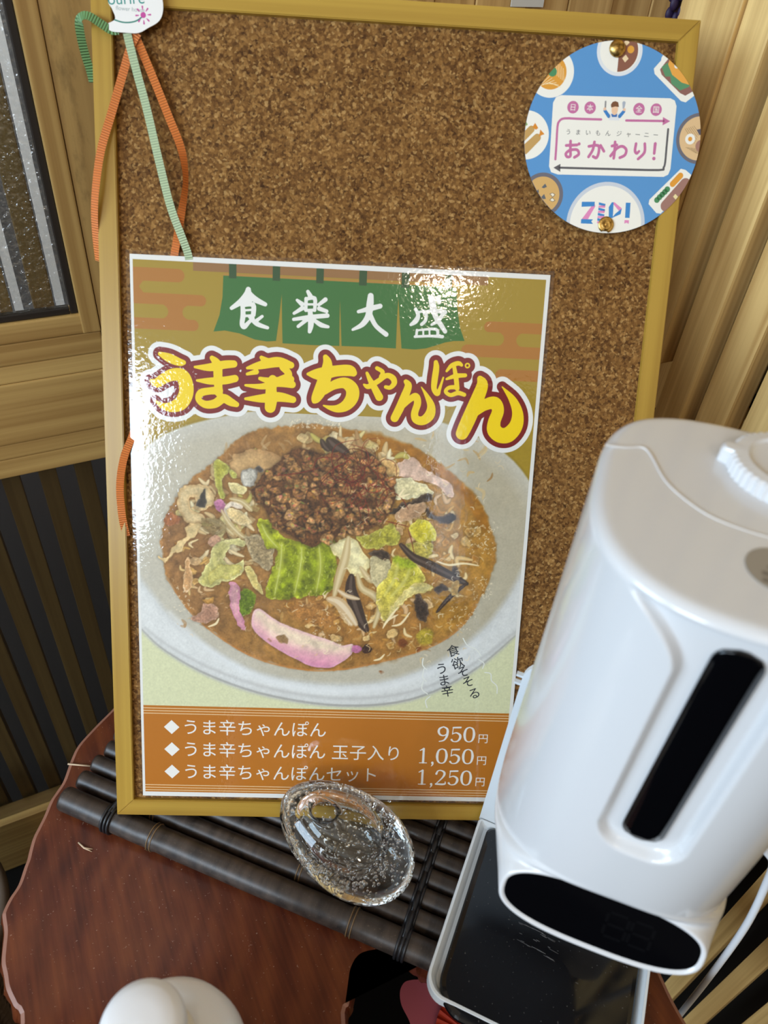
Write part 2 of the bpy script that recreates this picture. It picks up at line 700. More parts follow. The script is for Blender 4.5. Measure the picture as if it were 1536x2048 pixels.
M_LAMINATE = film('laminate_film', 0.07, 300.0, 0.25, gain=1.8)
M_PANE_UP = film('textured_window_glass', 0.10, 190.0, 1.0, ior=1.55, tint=(0.88, 0.90, 0.90), bdist=0.004, gain=1.6)
M_PANE_LOW = film('smoked_window_glass', 0.35, 60.0, 0.2, tint=(0.76, 0.76, 0.74))

# ---------------------------------------------------------------- setting: floor, sliding door, lattice wall
FLOOR_Z = -0.68
o = box('floor', (-2.6, -2.6, FLOOR_Z - 0.03), (1.2, 1.1, FLOOR_Z), mat('floor_boards', (7, 5, 4), 0.8, spec=0.02), bev=0)  # near-black base colour holds the shade of the unlit space below the table
tag(o, 'dark floor below the table', 'floor', kind='structure')

DY = 0.635
door = thing('door_1', 'wooden sliding door with textured glass above and dark glass below, left of the cork board', 'door',
             (-0.2, DY, FLOOR_Z), kind='structure')


def dbox(name, x0, x1, z0, z1, y0, y1, m, bev=0.0012, parent=door):
    b = box(name, (x0 + 0.2, y0 - DY, z0 - FLOOR_Z), (x1 + 0.2, y1 - DY, z1 - FLOOR_Z), m, parent, bev)
    return b


GX = 0.0505
dbox('glazing_bead', GX, 0.0652, 0.2996, 1.95, DY, DY + 0.024, M_DOORV)
dbox('glazing_bead', -0.8, 0.0652, 0.2996, 0.3165, DY + 0.0008, DY + 0.024, M_DOOR)
st = dbox('stile', 0.0656, 0.322, 0.2794, 1.95, DY + 0.001, DY + 0.03, M_POST)
rail = dbox('middle_rail', -0.8, 0.322, 0.2025, 0.2622, DY + 0.0004, DY + 0.03, M_DOOR, 0.0016)
for z0, z1 in ((0.2628, 0.2790), (0.2796, 0.2990), (0.1868, 0.2019), (0.1665, 0.1862)):
    dbox('rail_moulding', -0.8, 0.322 if z1 < .29 else .065, z0, z1, DY + 0.0012, DY + 0.03, M_DOOR, 0.0014)
dbox('bottom_rail', -0.8, 0.322, -0.50, -0.386, DY, DY + 0.03, M_DOOR)
dbox('kick_board', -0.8, 0.322, FLOOR_Z + 0.001, -0.502, DY + 0.004, DY + 0.03, M_DARK)
# black rubber gasket round the upper pane
M_GASKET = mat('black_gasket', (34, 26, 20), 0.5)
dbox('gasket', GX - 0.006, GX - 0.0004, 0.3172, 1.95, DY + 0.004, DY + 0.012, M_GASKET, 0.0008)
dbox('gasket', -0.8, GX - 0.0066, 0.3172, 0.3226, DY + 0.004, DY + 0.012, M_GASKET, 0.0008)
dbox('upper_pane', -0.8, GX - 0.0066, 0.3232, 1.95, DY + 0.006, DY + 0.010, M_PANE_UP, 0)
dbox('lower_pane', -0.8, 0.322, -0.385, 0.166, DY + 0.010, DY + 0.013, M_PANE_LOW, 0)

# outer lattice seen through the glass
lat = thing('wall_outer', 'wooden lattice outside, seen through the glass of the sliding door', 'lattice', (0, 0.67, FLOOR_Z), kind='structure')
for k in range(-19, 9):
    xc = 0.0264 + k * 0.0340
    box('slat', (xc - 0.0084, 0.0, 0.02), (xc + 0.0084, 0.018, 2.6), M_OUTSLAT, lat, 0.001)
box('cross_rail', (-0.8, 0.0185, 0.82), (0.35, 0.035, 0.92), M_OUTSLAT, lat, 0.001)
back = thing('lane_backdrop', 'made-up backdrop behind the lattice, bright and shaded bands in its colours', 'wall', (0, 0.80, FLOOR_Z), kind='structure')
M_LITB, M_SHADEB = mat('lit_band_colour', (214, 216, 218), 0.6), mat('shade_band_colour', (104, 104, 106), 0.6)  # light in the gaps and slat shadow, painted as pale and grey bands
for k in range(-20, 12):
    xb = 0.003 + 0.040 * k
    box('lit_band', (xb, -0.004, 0.93), (xb + 0.0083, 0.0, 2.6), M_LITB, back, 0)
box('shade_backing', (-1.2, 0.0005, 0.93), (0.49, 0.02, 2.6), M_SHADEB, back, 0)
box('plinth', (-1.2, -0.012, 0.0), (0.45, 0.02, 0.925), mat('dark_plinth', (92, 90, 92), 0.7), back, 0)

# plank wall on the right of the door, behind the top of the board
pw = thing('wall_back', 'vertical cedar planks behind the top edge of the cork board', 'wall', (0.32, DY, FLOOR_Z), kind='structure')
x = 0.337
for i, wd in enumerate((0.034, 0.040, 0.052, 0.046, 0.050, 0.047, 0.052, 0.048, 0.06)):
    box('plank', (x - 0.32, 0.0 + 0.0015 * (i % 2), 0.0), (x + wd - 0.0012 - 0.32, 0.02, 2.63), M_PLANK, pw, 0.0008)
    x += wd

# lattice wall on the right
SX = 0.52
wr_ = thing('wall_right', 'cedar lattice wall on the right behind the dispenser', 'wall', (SX, 0.2, FLOOR_Z), kind='structure')


def rbox(name, x0, x1, y0, y1, z0, z1, m, bev=0.0014):
    return box(name, (x0 - SX, y0 - 0.2, z0 - FLOOR_Z), (x1 - SX, y1 - 0.2, z1 - FLOOR_Z), m, wr_, bev)


rbox('corner_post', SX - 0.001, SX + 0.07, 0.4555, 0.5140, FLOOR_Z, 1.95, M_SLAT)
rbox('post_trim', SX + 0.002, SX + 0.03, 0.4265, 0.4545, 0.29, 1.95, M_SLAT, 0.002)
for k in range(12):
    y1 = 0.4093 - 0.0446 * k
    rbox('slat', SX, SX + 0.024, y1 - 0.0295, y1, 0.135, 1.95, M_SLAT, 0.0028)
rbox('sill_rail', SX + 0.0265, SX + 0.06, -0.3, 0.4260, 0.215, 0.262, M_SLATY)
rbox('sill_moulding', SX + 0.0265, SX + 0.055, -0.3, 0.4260, 0.263, 0.281, M_SLATY)
rbox('sill_shadow_gap', SX + 0.045, SX + 0.06, -0.3, 0.4260, 0.2815, 0.292, M_DARK, 0)
rbox('panel', SX + 0.050, SX + 0.06, -0.3, 0.4260, 0.2925, 1.95, M_GREY, 0)
rbox('lower_panel', SX + 0.05, SX + 0.06, -0.45, 0.455, FLOOR_Z + 0.002, 0.214, M_DARK, 0)
rbox('cross_rail', SX + 0.001, SX + 0.024, -0.3, 0.4260, 0.085, 0.130, M_SLATY)
for k in range(-8, 10):
    y1 = 0.1018 + 0.0385 * k
    if y1 < 0.43:
        rbox('lower_slat', SX, SX + 0.018, y1 - 0.0172, y1, FLOOR_Z + 0.002, 0.084, M_SLAT, 0.002)

# white card on the planks and the dark sprig by the post, at the upper frame edge
wc = box('paper_notice', (-0.017, -0.0008, 0), (0.017, 0.0, 0.06), mat('notice_paper', (206, 204, 196), 0.7), None, 0)
wc.location = [(0.4617,0.634,0.5404)][0]
wc.location.z += 0.0005
tag(wc, 'small white paper notice on the planks above the cork board', 'notice')
p0 = Vector([(0.5222,0.52,0.553)][0])
sp = thing('flower_sprig', 'dark purple sprig hanging in the corner above the board', 'flower', p0)
g = Geo().add(tube([(0.004, 0, 0.10), (0.003, 0.0, 0.05), (0.0, 0, 0.0)], 0.0022))
g.make('stem', mat('dark_stem', (60, 36, 30), 0.6), sp)
for k in range(9):
    a = k * 2.4
    ce = Vector((0.0065 * math.cos(a) * (k / 9 + .3), 0.006 * math.sin(a), -0.004 + 0.0024 * k))
    bm = bmesh.new()
    bmesh.ops.create_uvsphere(bm, u_segments=12, v_segments=8, radius=0.0042)
    for v in bm.verts:
        v.co = Vector((v.co.x, v.co.y * 0.6, v.co.z * 1.2)) + ce
    frombm('petal', bm, mat('purple_petal', (38, 22, 58), 0.6) if k == 0 else bpy.data.materials['purple_petal'], sp, True)

# ---------------------------------------------------------------- table slab
left = [(-0.061,0.4132),(-0.0679,0.4052),(-0.0739,0.3985),(-0.0805,0.387),(-0.0858,0.379),(-0.091,0.3712),(-0.0952,0.3611),(-0.0975,0.3545),(-0.1001,0.3496),(-0.1061,0.3371),(-0.1131,0.3294),(-0.1189,0.3207)]
low = [(-0.1199,0.316),(-0.1198,0.3046),(-0.1217,0.2946),(-0.1236,0.2834),(-0.123,0.274),(-0.1224,0.2636),(-0.119,0.2508),(-0.1159,0.2383)]
up = [(-0.0519,0.4311),(-0.0436,0.4435),(-0.0287,0.4556),(-0.0098,0.4689)][::-1]
notch = [(0.0887,0.1404),(0.0955,0.1497),(0.1008,0.1566),(0.1052,0.1642),(0.1088,0.169),(0.1149,0.173),(0.1219,0.1726),(0.1327,0.1689),(0.1486,0.1625),(0.1548,0.155),(0.1579,0.1466)]
right = [(0.20, 0.13), (0.222, 0.08), (0.232, 0.02), (0.25, -0.05), (0.285, -0.09), (0.318, -0.05), (0.313, 0.00), (0.3128, 0.035), (0.318, 0.0655), (0.335, 0.12), (0.372, 0.19), (0.405, 0.27),
         (0.40, 0.35), (0.35, 0.42), (0.27, 0.475), (0.17, 0.515), (0.08, 0.53)]
front = [(-0.13, 0.19), (-0.14, 0.10), (-0.11, 0.0), (-0.05, -0.07), (0.02, -0.08), (0.055, -0.02), (0.072, 0.07)]
outline = up + left + low + front + notch + right
# up runs from the back towards the viewer along the left edge
outline = catmull([(p[0], p[1]) for p in outline], 4, closed=True)
rr = random.Random(3)
N = len(outline)
wob = [0.0012 * math.sin(i * 0.9) + rr.uniform(-.0005, .0005) for i in range(N)]
ar = sum(outline[i - 1][0] * outline[i][1] - outline[i][0] * outline[i - 1][1] for i in range(N))
if ar < 0:
    outline = outline[::-1]


def inset(pts, d):
    out = []
    n_ = len(pts)
    for i in range(n_):
        a, b_ = Vector(pts[i - 1]), Vector(pts[(i + 1) % n_])
        tdir = (b_ - a)
        if tdir.length < 1e-9:
            out.append(pts[i])
            continue
        tdir.normalize()
        out.append((pts[i][0] - tdir.y * d, pts[i][1] + tdir.x * d))
    return out


tb = thing('log_slice_table', 'red-brown lacquered table made of a natural-edge slab of wood', 'table', (0.13, 0.22, FLOOR_Z))
TZ = -FLOOR_Z
v, f = [], []
levels = [(0.0042, 0.0), (0.0014, -0.0012), (0.0, -0.0045), (-0.002, -0.016), (0.001, -0.034), (0.006, -0.05)]
for d, zz in levels:
    for i, q in enumerate(inset(outline, d)):
        k = wob[i] if zz < -0.01 else 0
        v.append((q[0] + k - 0.13, q[1] + k - 0.22, zz + TZ))
top = tuple(range(N))
f.append(top)
slab = None
for l in range(len(levels) - 1):
    for i in range(N):
        j = (i + 1) % N
        f.append((l * N + j, l * N + i, (l + 1) * N + i, (l + 1) * N + j))
f.append(tuple((len(levels) - 1) * N + i for i in range(N))[::-1])
slab = mesh('slab', v, f, M_TABLE, tb)
slab.data.materials.append(M_EDGE_HL)
mi = [0] + [1 if l < 1 else 0 for l in range(len(levels) - 1) for i in range(N)] + [0]
slab.data.polygons.foreach_set('material_index', mi)
for k, (x_, y_) in enumerate(((-0.02, 0.40), (0.30, 0.38), (0.0, 0.03), (0.268, 0.005))):
    vf = lathe([(0.022, 0.0), (0.02, 0.3), (0.024, TZ - 0.0505)], 20)
    Geo().add(vf, Matrix.Translation((x_ - 0.13, y_ - 0.22, 0))).make('leg', M_TABLE, tb)

# slip of straw lying on the table
g = Geo()
a, b1, c1_ = [(-0.0575,0.3504),(-0.054,0.3437),(-0.048,0.3401)]
g.add(tube([(a[0], a[1], 0.0007), (b1[0], b1[1], 0.0009), (c1_[0], c1_[1], 0.0007)], [0.0006, 0.0008, 0.0003], 6))
c2_ = [(-0.0491,0.3383)][0]
g.add(tube([(b1[0], b1[1], 0.0009), (c2_[0], c2_[1], 0.0007)], [0.0007, 0.0003], 6))
tag(g.make('straw_fibre', mat('straw', (196, 170, 140), 0.6)), 'pale forked straw fibre lying on the table left of the bamboo mat', 'fibre')

fa_, fb_, fc2_ = [(-0.0537,0.4263),(-0.0452,0.4214),(-0.0363,0.4163)]
tag(Geo().add(tube([(fa_[0], fa_[1], 0.0008), (fb_[0], fb_[1], 0.0008), (fc2_[0], fc2_[1], 0.0008)], 0.0008, 6)).make('straw_fibre', bpy.data.materials['straw']), 'thin straight straw fibre between the table edge and the bamboo cane ends', 'fibre')

# ---------------------------------------------------------------- bamboo mat
O2 = Vector((0.2449, 0.2203, 0))
U2, W2 = Vector((0.6537, -0.7567, 0)), Vector((-0.7567, -0.6537, 0))
U3 = (U2 * math.cos(math.radians(2.2)) - W2 * math.sin(math.radians(2.2))).normalized()   # the mat lies slightly askew of the stand
W3 = Vector((U3.y, -U3.x, 0))
MM = Matrix(((U3.x, W3.x, 0, 0), (U3.y, W3.y, 0, 0), (0, 0, 1, 0), (0, 0, 0, 1)))
start = O2 + U2 * -0.327 + W2 * 0.1212
matt = thing('bamboo_mat', 'dark smoked bamboo trivet mat of lashed canes under the cork board', 'mat', M=Matrix.Translation(start) @ MM)
canes = [(0.0, 0.0103, 0.0), (-0.0205, 0.0082, 0.001), (-0.0380, 0.0078, 0.002), (-0.0545, 0.0077, 0.004), (-0.0710, 0.0076, 0.002), (-0.0868, 0.0076, 0.005), (-0.1028, 0.0076, 0.001), (-0.1186, 0.0076, 0.004), (-0.1345, 0.0078, 0.002)]
rr = random.Random(11)
LEN = 0.365
for i, (wv_, r, st_) in enumerate(canes):
    nodes = [0.088, 0.262] if i == 0 else [rr.uniform(0.05, 0.11), rr.uniform(0.2, 0.26)]
    if i == 1:
        nodes = [0.075, 0.208]
    prof = [(0.0062, 0.004), (0.0062, 0.0), (r * 0.93, 0.0), (r, 0.002)]
    zz = 0.002
    for nd_ in nodes:
        prof += [(r * 0.985, nd_ - 0.012), (r * 0.965, nd_ - 0.004), (r * 1.06, nd_ - 0.0012), (r * 1.03, nd_ + 0.0002), (r * 1.07, nd_ + 0.0018), (r * 0.98, nd_ + 0.005), (r, nd_ + 0.015)]
    prof += [(r, LEN - 0.002), (r * 0.93, LEN), (0.0062, LEN), (0.0062, LEN - 0.004)]
    vf = lathe(prof, 28)
    Mx = Matrix.Translation((st_, wv_, r)) @ Matrix.Rotation(math.pi / 2, 4, 'Y')
    c_ = Geo().add(vf, Mx).make('cane', M_BAMBOO, matt)
    for nd_ in nodes:
        g = Geo()
        for dz in (-0.0012, 0.0018):
            ringp = [(0, r * 1.065 * math.cos(a_), r * 1.065 * math.sin(a_)) for a_ in [2 * math.pi * q / 32 for q in range(32)]]
            g.add(tube([Vector(p) + Vector((nd_ + dz + st_, wv_, r)) for p in ringp], 0.0005, 6, True))
        g.make('node_ring', M_NODE, c_)
for xs in (0.047, 0.303):
    g = Geo()
    for i, (wv_, r, st_) in enumerate(canes):
        for dx in (-0.003, 0.0, 0.003):
            ringp = [(xs + dx, wv_ + (r + 0.0008) * math.cos(a_), max(r + (r + 0.0008) * math.sin(a_), 0.0014)) for a_ in [2 * math.pi * q / 28 for q in range(28)]]
            g.add(tube(ringp, 0.0013, 6, True))
        if i:
            ym, rm = (wv_ + canes[i - 1][0]) / 2, max(r, canes[i - 1][1])
            g.add(tube([(xs - 0.004, ym, rm * 1.2), (xs, ym, rm * 1.75), (xs + 0.004, ym, rm * 1.2)], 0.0022, 8))
            g.add(tube([(xs, canes[i - 1][0], rm * 1.95), (xs, ym, rm * 1.8), (xs, wv_, rm * 1.95)], 0.0024, 8))
    g.make('lashing_cord', M_CORD, matt)

# ---------------------------------------------------------------- cork board
BX, BYV, BN = Vector((0.899353, -0.437066, 0.011756)), Vector((0.199503, 0.434147, 0.878473)), Vector((-0.389055, -0.787712, 0.477647))
BO = Vector((0.082889, 0.530234, 0.406122))
BM = Matrix(((BX.x, BYV.x, BN.x, BO.x), (BX.y, BYV.y, BN.y, BO.y), (BX.z, BYV.z, BN.z, BO.z), (0, 0, 0, 1)))


def bthing(name, label, cat, x, y, n=0.0, **k):
    """a thing whose origin lies on the board plane, x y n in millimetres"""
    return thing(name, label, cat, M=BM @ Matrix.Translation((x / 1000, y / 1000, n / 1000)), **k)


fx0, fx1, fy0, fy1 = -20.6, 383.6, -436.6, 168.2
fw = 13.6
bd = bthing('cork_board', 'large cork pin board in a pale wooden frame leaning in the corner', 'pin board', 181.5, fy0)


def bl(pts, ox=181.5, oy=fy0):
    return [((x - ox) / 1000, (y - oy) / 1000) for x, y in pts]


def prism(pts, z0, z1, bev=0.0):
    bm = bmesh.new()
    vs = [bm.verts.new((x, y, z0)) for x, y in pts]
    fc = bm.faces.new(vs)
    r_ = bmesh.ops.extrude_face_region(bm, geom=[fc])
    bmesh.ops.translate(bm, vec=(0, 0, z1 - z0), verts=[q for q in r_['geom'] if isinstance(q, bmesh.types.BMVert)])
    if bev:
        top_e = [e for e in bm.edges if all(abs(q.co.z - z1) < 1e-7 for q in e.verts)]
        bmesh.ops.bevel(bm, geom=top_e, offset=bev, segments=2, affect='EDGES')
    return bm


F0, F1 = -0.008, 0.002
gap = 0.12
for nm, pts, mm in (
    ('top_rail', [(fx0, fy1), (fx1, fy1), (fx1 - fw, fy1 - fw), (fx0 + fw, fy1 - fw)], M_FRAME),
    ('bottom_rail', [(fx0, fy0), (fx1, fy0), (fx1 - fw, fy0 + fw), (fx0 + fw, fy0 + fw)], M_FRAME),
    ('left_rail', [(fx0, fy0 + gap), (fx0, fy1 - gap), (fx0 + fw - 0.05, fy1 - fw - gap), (fx0 + fw - 0.05, fy0 + fw + gap)], M_FRAMEV),
    ('right_rail', [(fx1, fy0 + gap), (fx1, fy1 - gap), (fx1 - fw + 0.05, fy1 - fw - gap), (fx1 - fw + 0.05, fy0 + fw + gap)], M_FRAMEV)):
    frombm(nm, prism(bl(pts), F0, F1, 0.0006), mm, bd)
frombm('cork_panel', prism(bl([(fx0 + 8, fy0 + 8), (fx1 - 8, fy0 + 8), (fx1 - 8, fy1 - 8), (fx0 + 8, fy1 - 8)]), -0.0065, -0.0022), M_CORK, bd)

# ---------------------------------------------------------------- poster
PX, PY = 148.5, -210.0
ps = bthing('noodle_poster', 'laminated A3 menu poster with a bowl of spicy champon noodles on the cork board', 'poster', PX, PY)
ORG = (PX / 1000, PY / 1000, 0)


def pin(art, name, rough=0.55):
    return art.make(name, ps, rough, ORG)


PW, PH = 297.0, 420.0
A = Art()
A.poly([(0, 0), (PW, 0), (PW, -PH), (0, -PH)], 'e6e4de', 0)
pr = [(2.13,-3.45),(294.32,-2.62),(276.67,-415.41),(2.28,-415.94)]
x0p, x1p, y0p, y1p = 2.0, 294.2, -416.2, -3.4
A.poly([(x0p, y0p), (x1p, y0p), (x1p, y1p), (x0p, y1p)], 'a28626', 1)
pin(A, 'paper_sheet')

# banner: sky clouds, bamboo pole and four-panel shop curtain
A = Art()
CL = 'ac7028'


def bar(pts, z=2, c=CL, r=0):
    A.poly(pts, c, z)


def cloudbar(xa, xb, ya, yb, rl, rr_):
    """bar with round ends, y downwards"""
    h = abs(yb - ya) / 2
    yc = (ya + yb) / 2
    A.poly([(xa + (h if rl else 0), ya), (xb - (h if rr_ else 0), ya), (xb - (h if rr_ else 0), yb), (xa + (h if rl else 0), yb)], CL, 2, True)
    if rl:
        A.disc(xa + h, yc, h, CL, 2, union=True)
    if rr_:
        A.disc(xb - h, yc, h, CL, 2, union=True)


def con(xa, xb, ya, yb):
    """waisted link between two cloud bars"""
    h = abs(yb - ya) / 2
    yc = (ya + yb) / 2
    L_ = [(xa - h + h * math.cos(a_), yc + h * math.sin(a_)) for a_ in [math.pi / 2 - math.pi * k / 12 for k in range(13)]]
    R_ = [(xb + h - h * math.cos(a_), yc + h * math.sin(a_)) for a_ in [-math.pi / 2 + math.pi * k / 12 for k in range(13)]]
    A.poly(L_ + R_, CL, 2, True)


(a1, a2, a3, a4, a5, a6, a7) = [(37.74,-8.54),(37.65,-17.63),(52.76,-25.55),(52.72,-33.23),(47.39,-42.75),(47.34,-50.54),(31.11,-38.86)]
cloudbar(x0p, a1[0], a1[1], a2[1], False, True)
cloudbar(x0p, a3[0], a3[1], a4[1], False, True)
cloudbar(x0p, a5[0], a5[1], a6[1], False, True)
con(a7[0] - 5.0, a7[0] + 5.0, a4[1], a5[1])
A.poly([(x0p, a2[1]), (x0p + 7, a2[1]), (x0p + 4, (a2[1] + a3[1]) / 2), (x0p + 7, a3[1]), (x0p, a3[1])], CL, 2, True)
(b1_, b2_, b3_, b4_, b5_, b6_, b7_) = [(251.86,-34.03),(256.24,-41.62),(236.34,-50.98),(243.27,-59.52),(262.59,-67.57),(268.75,-75.63),(271.55,-45.47)]
cloudbar(b1_[0], x1p, b1_[1], b2_[1], True, False)
cloudbar(b3_[0], x1p, b3_[1], b4_[1], True, False)
cloudbar(b5_[0], x1p, b5_[1], b6_[1], True, False)
con(b7_[0] - 4.5, b7_[0] + 4.5, b2_[1], b3_[1])
p1, p2, p3 = [(43.77,-3.75),(43.72,-9.29),(252.49,-5.52)]
A.poly([(p1[0], y1p), (p3[0], y1p), (p3[0], p2[1]), (p1[0], p2[1])], '92683c', 3)
nor = [(64.82,-11.47),(64.26,-26.1),(62.14,-38.55),(57.87,-50.17),(65.88,-49.11),(76.53,-50.71),(87.2,-54.42),(95.77,-55.43),(102.37,-54.78),(104.3,-40.06),(105.96,-22.08),(106.43,-39.96),(107.05,-56.19),(126.77,-56.5),(147.89,-56.26),(147.47,-39.81),(147.33,-24.24),(148.37,-39.77),(149.44,-56.19),(170.02,-55.97),(188.76,-56.19),(188.64,-36.17),(188.91,-20.91),(190.43,-36.09),(192.86,-56.01),(202.69,-56.28),(210.27,-55.23),(217.78,-52.77),(224.19,-50.36),(230.67,-49.01),(238.31,-48.66),(234.41,-39.32),(231.78,-26.87),(230.07,-11.57)]
A.poly(nor, '2c6c30', 5)
t1, t2 = nor[0], nor[-1]
A.poly([(t1[0], t1[1] + 1.6), (t2[0], t2[1] + 1.6), t2, t1], 'ab7d33', 4)
for q in ([(68.8,-3.2),(74.02,-2.95),(74.27,-13.05),(68.81,-13.31)], [(99.35,-3.06),(104.61,-2.81),(104.94,-13.27),(99.49,-13.19)], [(130.07,-2.92),(135.35,-2.66),(135.65,-13.5),(130.34,-13.42)], [(160.43,-2.8),(165.92,-2.87),(166.34,-13.57),(160.84,-13.67)], [(190.58,-2.7),(196.28,-2.76),(196.84,-13.56),(191.12,-13.59)], [(221.25,-2.58),(226.63,-2.66),(227.66,-13.23),(221.9,-13.16)]):
    xa, xb, yb = q[0][0], q[1][0], q[2][1]
    A.poly([(xa, y1p), (xb, y1p), (xb, yb), (xa, yb)], '1f4a27', 6)
WHT = 'ebe9e2'
for stx in (
    # 食
    [(82.39,-20.07,1.45),(81.68,-23.67,2.08),(77.48,-28.48,1.77),(70.64,-33.42,1.04)], [(82.2,-22.63,1.87),(86.97,-26.5,1.77),(94.41,-29.74,1.15)], [(79.81,-28.88,0.94),(85.39,-26.88,1.04)],
    [(78.34,-30.7,1.15),(78.8,-37.69,1.47),(78.09,-43.93,1.37),(79.69,-45.94,1.37),(82.86,-42.68,1.05),(86.02,-39.63,0.84)], [(78.03,-31.33,0.94),(85.74,-30.35,1.36),(86,-37.35,1.36)], [(79.1,-34.58,0.63),(85.45,-33.87,0.63)], [(78.8,-38.51,0.73),(86.01,-37.77,0.73)], [(83.68,-39.01,1.05),(88.71,-43.45,1.37),(96.19,-45.81,0.95)], [(92.38,-38.09,0.84),(88.16,-41.4,1.05)],
    # 楽
    [(124.43,-19.61,1.04),(126.08,-22.3,1.36)], [(123.26,-24.48,1.04),(123.23,-32.52,0.94)], [(123.27,-24.79,0.94),(129.31,-23.99,1.15),(129.51,-32.23,0.94)], [(123.35,-28.39,0.63),(129.41,-28.11,0.63)], [(123.23,-32.52,0.84),(129.72,-32.01,0.84)], [(116.92,-25.81,0.84),(120.37,-28.32,1.36)], [(114.87,-34.98,0.84),(120.75,-31.09,1.26)], [(136.98,-24.45,1.26),(132.39,-28.17,0.94)], [(132.68,-30.84,1.26),(138.06,-32.46,1.05)], [(114.74,-39.13,0.95),(125.37,-37.19,1.26),(138.68,-35.43,1.26)], [(126.35,-33.41,1.37),(127.08,-41.69,1.69),(126.24,-47.15,1.06)], [(124.33,-38.69,1.16),(118.04,-43.87,0.95)], [(128.6,-38.5,0.95),(134.04,-41.99,1.37),(139.44,-43.21,0.85)],
    # 大
    [(160.74,-31.67,0.95),(168.9,-29.21,1.47),(176.1,-27.12,1.37)], [(169.07,-20.43,1.68),(168.79,-26.63,2.1),(168.01,-33.93,1.8),(163.97,-40.37,1.48),(157.12,-44.34,0.74)], [(169.06,-33.36,1.48),(173.68,-40.97,1.27),(181.27,-46.6,1.39)],
    # 盛
    [(201.63,-28,0.95),(203.69,-32.28,1.17),(202.07,-36.32,1.49),(198.75,-38.98,0.85)], [(203.37,-30.21,0.64),(208.72,-29.44,0.85),(209.26,-35.15,0.96),(206.52,-38.42,0.96)], [(212.71,-19.92,1.9),(213.9,-25.56,2.01),(216.48,-32.73,1.49),(220.6,-38.3,1.39),(223.81,-42.67,1.18)], [(217.31,-19.39,1.37),(218.24,-22.45,1.27)], [(207.73,-31.05,0.64),(212.99,-28.51,0.95),(222.75,-29.1,1.38)], [(221.74,-30.19,1.17),(218.25,-35.26,1.06),(213.77,-38.3,0.75)],
    [(203.38,-42.55,0.75),(203.16,-46.45,0.75)], [(203.39,-42.76,0.53),(216.98,-41.3,0.85),(218.57,-46.07,0.86)], [(207.94,-42.55,0.53),(208.14,-46.23,0.53)], [(212.35,-41.93,0.53),(212.69,-46.02,0.53)], [(202.11,-47.24,0.75),(212.93,-46.33,0.75),(222.07,-46.33,0.96)]):
    A.stroke([(p[0], p[1], p[2] * 1.22) for p in stx], WHT, 7, n=4)
pin(A, 'curtain_banner')

